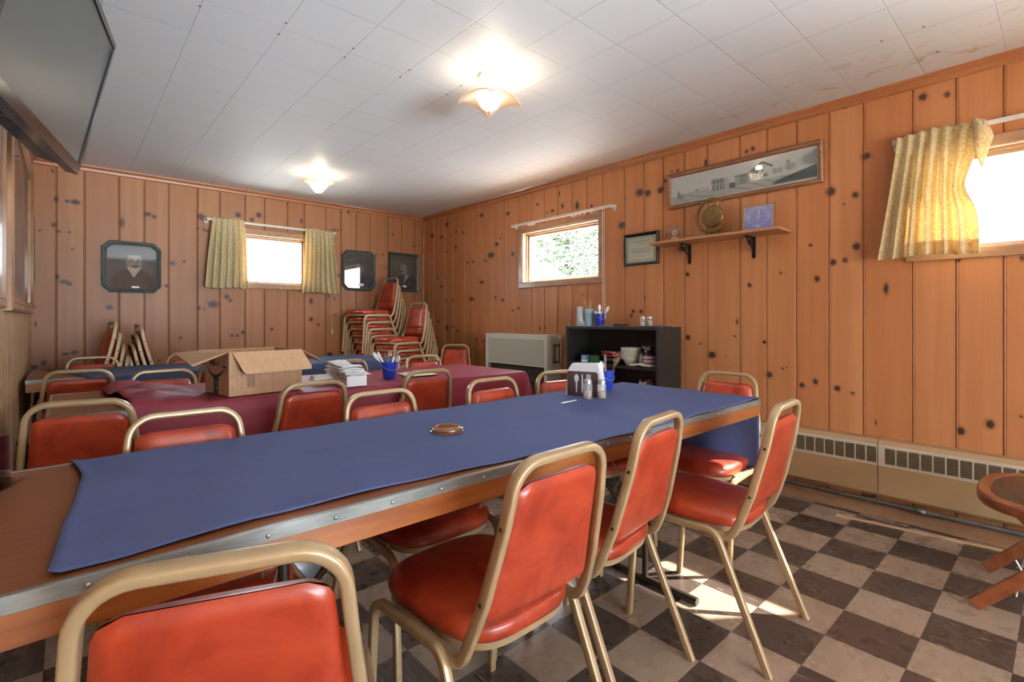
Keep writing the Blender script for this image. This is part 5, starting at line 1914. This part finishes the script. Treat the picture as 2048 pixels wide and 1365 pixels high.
shaker('faceted glass pepper shaker directly before the napkin holder, left one', 1.752, 1.447, ZT, .0215, .092, M['pepper'], .040, 'shakers on the blue cloth')
shaker('faceted glass pepper shaker at the right corner of the napkin holder', 1.808, 1.412, ZT, .0215, .088, M['pepper'], .034, 'shakers on the blue cloth')
t = thing('plastic_knife', 'white plastic knife with a blue tip lying flat on the blue cloth', 'knife')
p0, p1 = Vector((1.578, 1.446, ZT + .003)), Vector((1.728, 1.462, ZT + .003))
MB().sweep([p0, p0.lerp(p1, .03), p0.lerp(p1, .7)], rrect(.010, .0035, .0015), (0, 1, 0), scales=[.6, 1, .9]).build('handle', M['whiteplastic'], t, smooth=True, angle=.7)
MB().sweep([p0.lerp(p1, .7), p1], rrect(.009, .003, .001), (0, 1, 0), scales=[.8, .5]).build('blue_tip', M['bluepail'], t)
pail('royal blue pail of cutlery on the blue cloth behind the napkin holder', 2.050, 1.575, ZT, .034, .044, .100)
for k, (tx_, ty, h, kd, mt) in enumerate([(.012, .040, .145, 'spoon', 'whiteplastic'), (.012, .012, .185, 'knife', 'clear'), (.060, -.055, .200, 'fork', 'clear'), (.045, -.045, .185, 'spoon', 'clear')]):
    utensil(kd, ['white spoon leaning left in the pail behind the napkin holder', 'clear plastic knife standing straight in the pail behind the napkin holder', 'clear plastic fork leaning right in the pail behind the napkin holder', 'clear plastic spoon beside the leaning fork behind the napkin holder'][k],
            (2.05, 1.575, ZT + .012), (2.05 + tx_, 1.575 + ty, ZT + h), M[mt], 'cutlery in the pail by the napkin holder')

# acrylic sign holder at the left end
t = thing('sign_holder', 'clear acrylic sign holder with a red card at the left photo edge, nearest table', 'sign')
A0, A1 = Vector((-.1015, 1.640, .7525)), Vector((-.190, 1.380, .7525))
b = MB()
au = (A1 - A0).normalized()
an = Vector((au.y, -au.x, 0))
for d in (-.004, .004): b.rings([[A0 + an * (d + e) + au * a + Vector((0, 0, z)) for a, z in ((0, 0), (.20, 0), (.20, .118), (0, .100))] for e in (-.001, .001)])
b.rings([[A0 + an * q + au * a for q, a in ((-.035, 0), (.045, 0), (.045, .2), (-.035, .2))], [A0 + an * q + au * a + Vector((0, 0, .003)) for q, a in ((-.035, 0), (.045, 0), (.045, .2), (-.035, .2))]])
b.build('acrylic', M['clear'], t)
MB().rings([[A0 + an * e + au * a + Vector((0, 0, z)) for a, z in ((.003, .034), (.197, .034), (.197, .112), (.003, .096))] for e in (-.001, .001)]).build('red_card', pm('red_card', (.42, .05, .08), (.36, .04, .07), 6, .6), t)

# ---------------------------------------------------------------- on the middle table
ZM = .7625
BA = Vector((.556, 2.580, ZM - .003))
bu = Vector((.345, .050, 0))
BW = bu.length
bu.normalize()
bv = Vector((-bu.y, bu.x, 0))
BD, BH = .30, .205


def bp(a, c, z): return BA + bu * a + bv * c + Vector((0, 0, z))


t = thing('cardboard_box', 'open brown cardboard shipping box with flaps spread on the maroon cloth', 'box')
k_ = .004
for nme, (a0, a1, c0, c1) in (('front_panel', (0, BW, 0, k_)), ('rear_panel', (0, BW, BD - k_, BD)), ('left_panel', (0, k_, k_, BD - k_)), ('right_panel', (BW - k_, BW, k_, BD - k_))):
    MB().hexa([bp(a, c, z) for z in (0, BH) for c in (c0, c1) for a in (a0, a1)]).build(nme, M['card'], t, bevel=.001)
MB().hexa([bp(a, c, z) for z in (0, .004) for c in (k_, BD - k_) for a in (k_, BW - k_)]).build('bottom_panel', M['cardin'], t)


def flap(name, pts, mat=None):
    pts = [Vector(p) for p in pts]
    n_ = (pts[1] - pts[0]).cross(pts[2] - pts[1]).normalized() * .0018
    MB().rings([[p + n_ for p in pts], [p - n_ for p in pts]]).build(name, mat or M['card'], t, bevel=.0008)


flap('front_flap', [bp(0.012, -.001, BH), bp(BW - .003, -.001, BH), bp(BW + .020, -.062, BH - .083), bp(BW + .014, -.070, BH - .098), bp(.052, -.070, BH - .100), bp(.040, -.066, BH - .092)])
flap('left_flap', [bp(0, .015, BH), bp(0, BD - .01, BH), bp(-.130, BD + .01, BH - .010), bp(-.150, .02, BH - .048), bp(-.142, .008, BH - .054)])
flap('right_flap', [bp(BW, .02, BH), bp(BW, BD - .01, BH), bp(BW + .125, BD - .02, BH - .062), bp(BW + .120, .03, BH - .066)])
flap('rear_flap', [bp(.005, BD, BH), bp(BW - .005, BD, BH), bp(BW - .02, BD + .105, BH - .085), bp(.02, BD + .105, BH - .080)])
b = MB()      # printed marks, front panel
def fm(a0, a1, z0, z1): b.hexa([bp(a, c, z) for z in (z0, z1) for c in (-.0008, -.0002) for a in (a0, a1)])
for s_ in ((.012, .058, .032, .096),):
    a0, a1, z0, z1 = s_
    for (p, q) in ((a0, z0), (a1, z0), (a0, z1), (a1, z1)):
        b = MB()
        sx, sz = (1 if p == a0 else -1), (1 if q == z0 else -1)
        fm(min(p, p + sx * .010), max(p, p + sx * .010), q - .0007, q + .0007)
        fm(p - .0007, p + .0007, min(q, q + sz * .010), max(q, q + sz * .010))
        b.build('corner_mark', M['ink'], t)
b = MB()
a0, a1, z0, z1 = .082, .113, .037, .102
for q in ((a0, a1, z0, z0 + .0018), (a0, a1, z1 - .0018, z1), (a0, a0 + .0015, z0, z1), (a1 - .0015, a1, z0, z1)): fm(*q)
for k in range(13): fm(a0 + .002, a1 - .002, z0 + .005 + k * .0045, z0 + .0057 + k * .0045 + (.0012 if k % 3 else 0))
b.build('printed_panel', M['ink'], t)


def lp(c, z, e=.0008): return bp(-e, c, z)


# printed smile with arrow, dark tape and up mark on the left side
def strip(name, path, w, mat):
    vs, fs = [], []
    n_ = len(path)
    for i, (c, z) in enumerate(path):
        a = path[max(i - 1, 0)]
        d = path[min(i + 1, n_ - 1)]
        tx_, tz = d[0] - a[0], d[1] - a[1]
        l = math.hypot(tx_, tz)
        ww = w[i] / 2
        vs += [lp(c - tz / l * ww, z + tx_ / l * ww), lp(c + tz / l * ww, z - tx_ / l * ww)]
    fs = [(2 * i, 2 * i + 1, 2 * i + 3, 2 * i + 2) for i in range(n_ - 1)]
    MB().add(vs, fs).build(name, mat, t)


arcp = [(.262 - .215 * k / 16, .125 - .042 * math.sin(PI * (k / 16) ** .85)) for k in range(17)]
strip('printed_smile', arcp, [.004 + .016 * math.sin(PI * min(1, k / 16 * 1.05)) for k in range(17)], M['ink'])
strip('printed_arrow_head', [(.085, .128), (.060, .137), (.034, .134), (.030, .118), (.038, .095)], [.004, .009, .012, .009, .003], M['ink'])
strip('dark_tape', [(.155, .001), (.152, .08)], [.052, .060], M['ink'])
strip('tape_blue_patch', [(.156, .042), (.154, .068)], [.034, .036], M['tapeblue'])
strip('tape_white_patch', [(.150, .022), (.150, .034)], [.012, .016], M['paper'])
strip('tape_top', [(.205, .135), (.20, .195)], [.07, .07], pm('grey_printed_tape', (.16, .11, .085), (.12, .085, .07), 60, .6))
strip('up_arrow_shaft', [(.030, .158), (.030, .182)], [.003, .003], M['ink'])
strip('up_arrow_tip', [(.030, .178), (.030, .190)], [.016, .001], M['ink'])
strip('up_arrow_base', [(.046, .155), (.014, .155)], [.002, .002], M['ink'])
text('amazon', .030, Matrix(((bv.x * -1, 0, -bu.x, 0), (bv.y * -1, 0, -bu.y, 0), (0, 1, 0, 0), (0, 0, 0, 1))) @ Matrix.Identity(4), M['ink'], 'printed_word', t).location = lp(.150, .146)

# white carton with a messy pile of napkins
t = thing('white_carton', 'small white carton under a messy pile of paper on the maroon cloth', 'box')
q0 = Vector((1.096, 2.528, ZM - .002))
cu_ = Vector((.105, -.006, 0)).normalized()
cv_ = Vector((-cu_.y, cu_.x, 0))
def qp(a, c, z): return q0 + cu_ * a + cv_ * c + Vector((0, 0, z))
MB().hexa([qp(a, c, z) for z in (0, .056) for c in (0, .27) for a in (0, .108)]).build('carton', M['whitebox'], t, bevel=.001)
b = MB()
b.hexa([qp(a, c, z) for z in (.038, .041) for c in (.02, .10) for a in (-.0006, 0)])
b.hexa([qp(a, c, z) for z in (.046, .054) for c in (.135, .147) for a in (-.0006, 0)])
b.build('lid_notch', M['ink'], t)
t = thing('napkin_pile', 'messy pile of thin white napkins on top of the white carton', 'napkins')
for k in range(11):
    zz = .060 + k * .0044
    rot = rb.uniform(-.10, .10)
    ox, oy = rb.uniform(-.010, .008), rb.uniform(-.012, .012) + .005 * k
    ph = rb.uniform(0, 6)
    W_, D_ = .125 - .002 * k, .285 - .004 * k

    def fn(u, v, zz=zz, rot=rot, ox=ox, oy=oy, ph=ph, W_=W_, D_=D_, k=k):
        a, c = (u - .5) * W_, (v - .5) * D_
        a, c = a * math.cos(rot) - c * math.sin(rot), a * math.sin(rot) + c * math.cos(rot)
        e = abs(2 * u - 1) ** 3
        up_ = .020 * max(0, v - .35) * (k / 10) + .003 * math.sin(7 * v + ph) * (k / 6) * u
        return qp(.054 + a + ox, .135 + c + oy, zz + up_ - .0035 * e * (k > 5) + .0012 * math.sin(12 * u + ph))
    MB().grid(14, 16, fn).build('napkin', M['paper'], t, smooth=True, solid=.0030)
t = thing('paper_booklets', 'small stack of folded white printed sheets between the box and the white carton', 'papers')
for k in range(4):
    MB().grid(8, 8, lambda u, v, k=k: (.985 + .125 * u + .045 * v + .004 * k, 2.735 + .17 * v - .01 * u, ZM + .003 + .007 * k + .012 * (1 - abs(2 * v - 1)) * (k > 2) + .004 * math.sin(3 * u))).build('sheet', M['paper'], t, smooth=True, solid=.005)
b = MB()
for k in range(5): b.hexa([(1.02 + .022 * k + dx, 2.77 + dy, ZM + .0335 + dz) for dz in (0, .001) for dy in (0, .09) for dx in (0, .006)])
b.build('printed_lines', M['tapeblue'], t)
pail('royal blue pail of white cutlery on the maroon cloth', 1.452, 2.735, ZM, .037, .052, .098)
for k, (tx_, ty, h, kd, mt) in enumerate([(-.075, .060, .155, 'spoon', 'whiteplastic'), (-.055, .045, .160, 'knife', 'whiteplastic'), (-.020, .01, .165, 'spoon', 'clear'), (.006, 0, .160, 'fork', 'clear'), (.02, -.02, .130, 'knife', 'whiteplastic'), (.045, -.04, .150, 'fork', 'clear'), (.05, -.03, .135, 'spoon', 'whiteplastic')]):
    utensil(kd, ['white plastic spoon leaning farthest left in the pail on the maroon cloth', 'white plastic knife leaning left in the pail on the maroon cloth', 'tall clear spoon near the middle of the pail on the maroon cloth', 'clear fork standing in the middle of the pail on the maroon cloth', 'short white knife in the pail on the maroon cloth', 'clear fork leaning right in the pail on the maroon cloth', 'white spoon leaning right in the pail on the maroon cloth'][k],
            (1.452, 2.735, ZM + .012), (1.452 + tx_, 2.735 + ty, ZM + h), M[mt], 'cutlery in the pail on the maroon cloth')
t = thing('paper_sheet', 'pale yellow paper lying on the maroon cloth right of the blue pail', 'paper')
MB().grid(10, 8, lambda u, v: (1.555 + .215 * u + .045 * v, 2.70 + .21 * v - .01 * u, ZM + .002 + .004 * math.sin(4 * u) * v)).build('sheet', M['manila'], t, smooth=True, solid=.0015)

# ---------------------------------------------------------------- round-ended wooden stool
t = thing('folding_stool', 'orange-brown wooden folding stool with black round seat inset, right photo edge', 'stool', (2.77, .010, 0))
def sup(rx, ry, z, n=56, e=.75): return [(rx * sq(math.cos(2 * PI * k / n), e), ry * sq(math.sin(2 * PI * k / n), e), z) for k in range(n)]
MB().rings([sup(.272, .212, .418), sup(.290, .230, .418), sup(.296, .236, .426), sup(.296, .236, .452), sup(.290, .230, .460), sup(.258, .200, .460), sup(.254, .196, .455)], False, False).build('seat_ring', M['stoolwood'], t, smooth=True, angle=.8)
MB().rings([sup(.257, .199, .440), sup(.254, .196, .457), sup(.24, .182, .461), sup(.08, .07, .462)]).build('seat_inset', M['blackseat'], t, smooth=True, angle=.8)
def slat(x, ya, za, yb, zb, w=.045, th=.020):
    p, q = Vector((x, ya, za)), Vector((x, yb, zb))
    return MB().sweep([p, q], rrect(th, w, .003), (1, 0, 0))
for x in (-.145, .275):
    slat(x, .235, .012, -.135, .425).build('leg', M['stoolwood'], t)
for x in (-.115, .245):
    slat(x, -.235, .012, .135, .425).build('leg', M['stoolwood'], t)
b = MB()
b.tube([(-.145, .12, .09), (.275, .12, .09)], .004, 6)
b.build('cross_rod', M['steel'], t, smooth=True)
MB().tube([(.13, .135, .13), (.13, .115, .09), (.13, .155, .03)], .004, 6).build('wire_prop', M['steel'], t)
MB().tube([(.135, -.1, .30), (.13, .13, .10)], .004, 6).build('wire_prop', M['steel'], t)
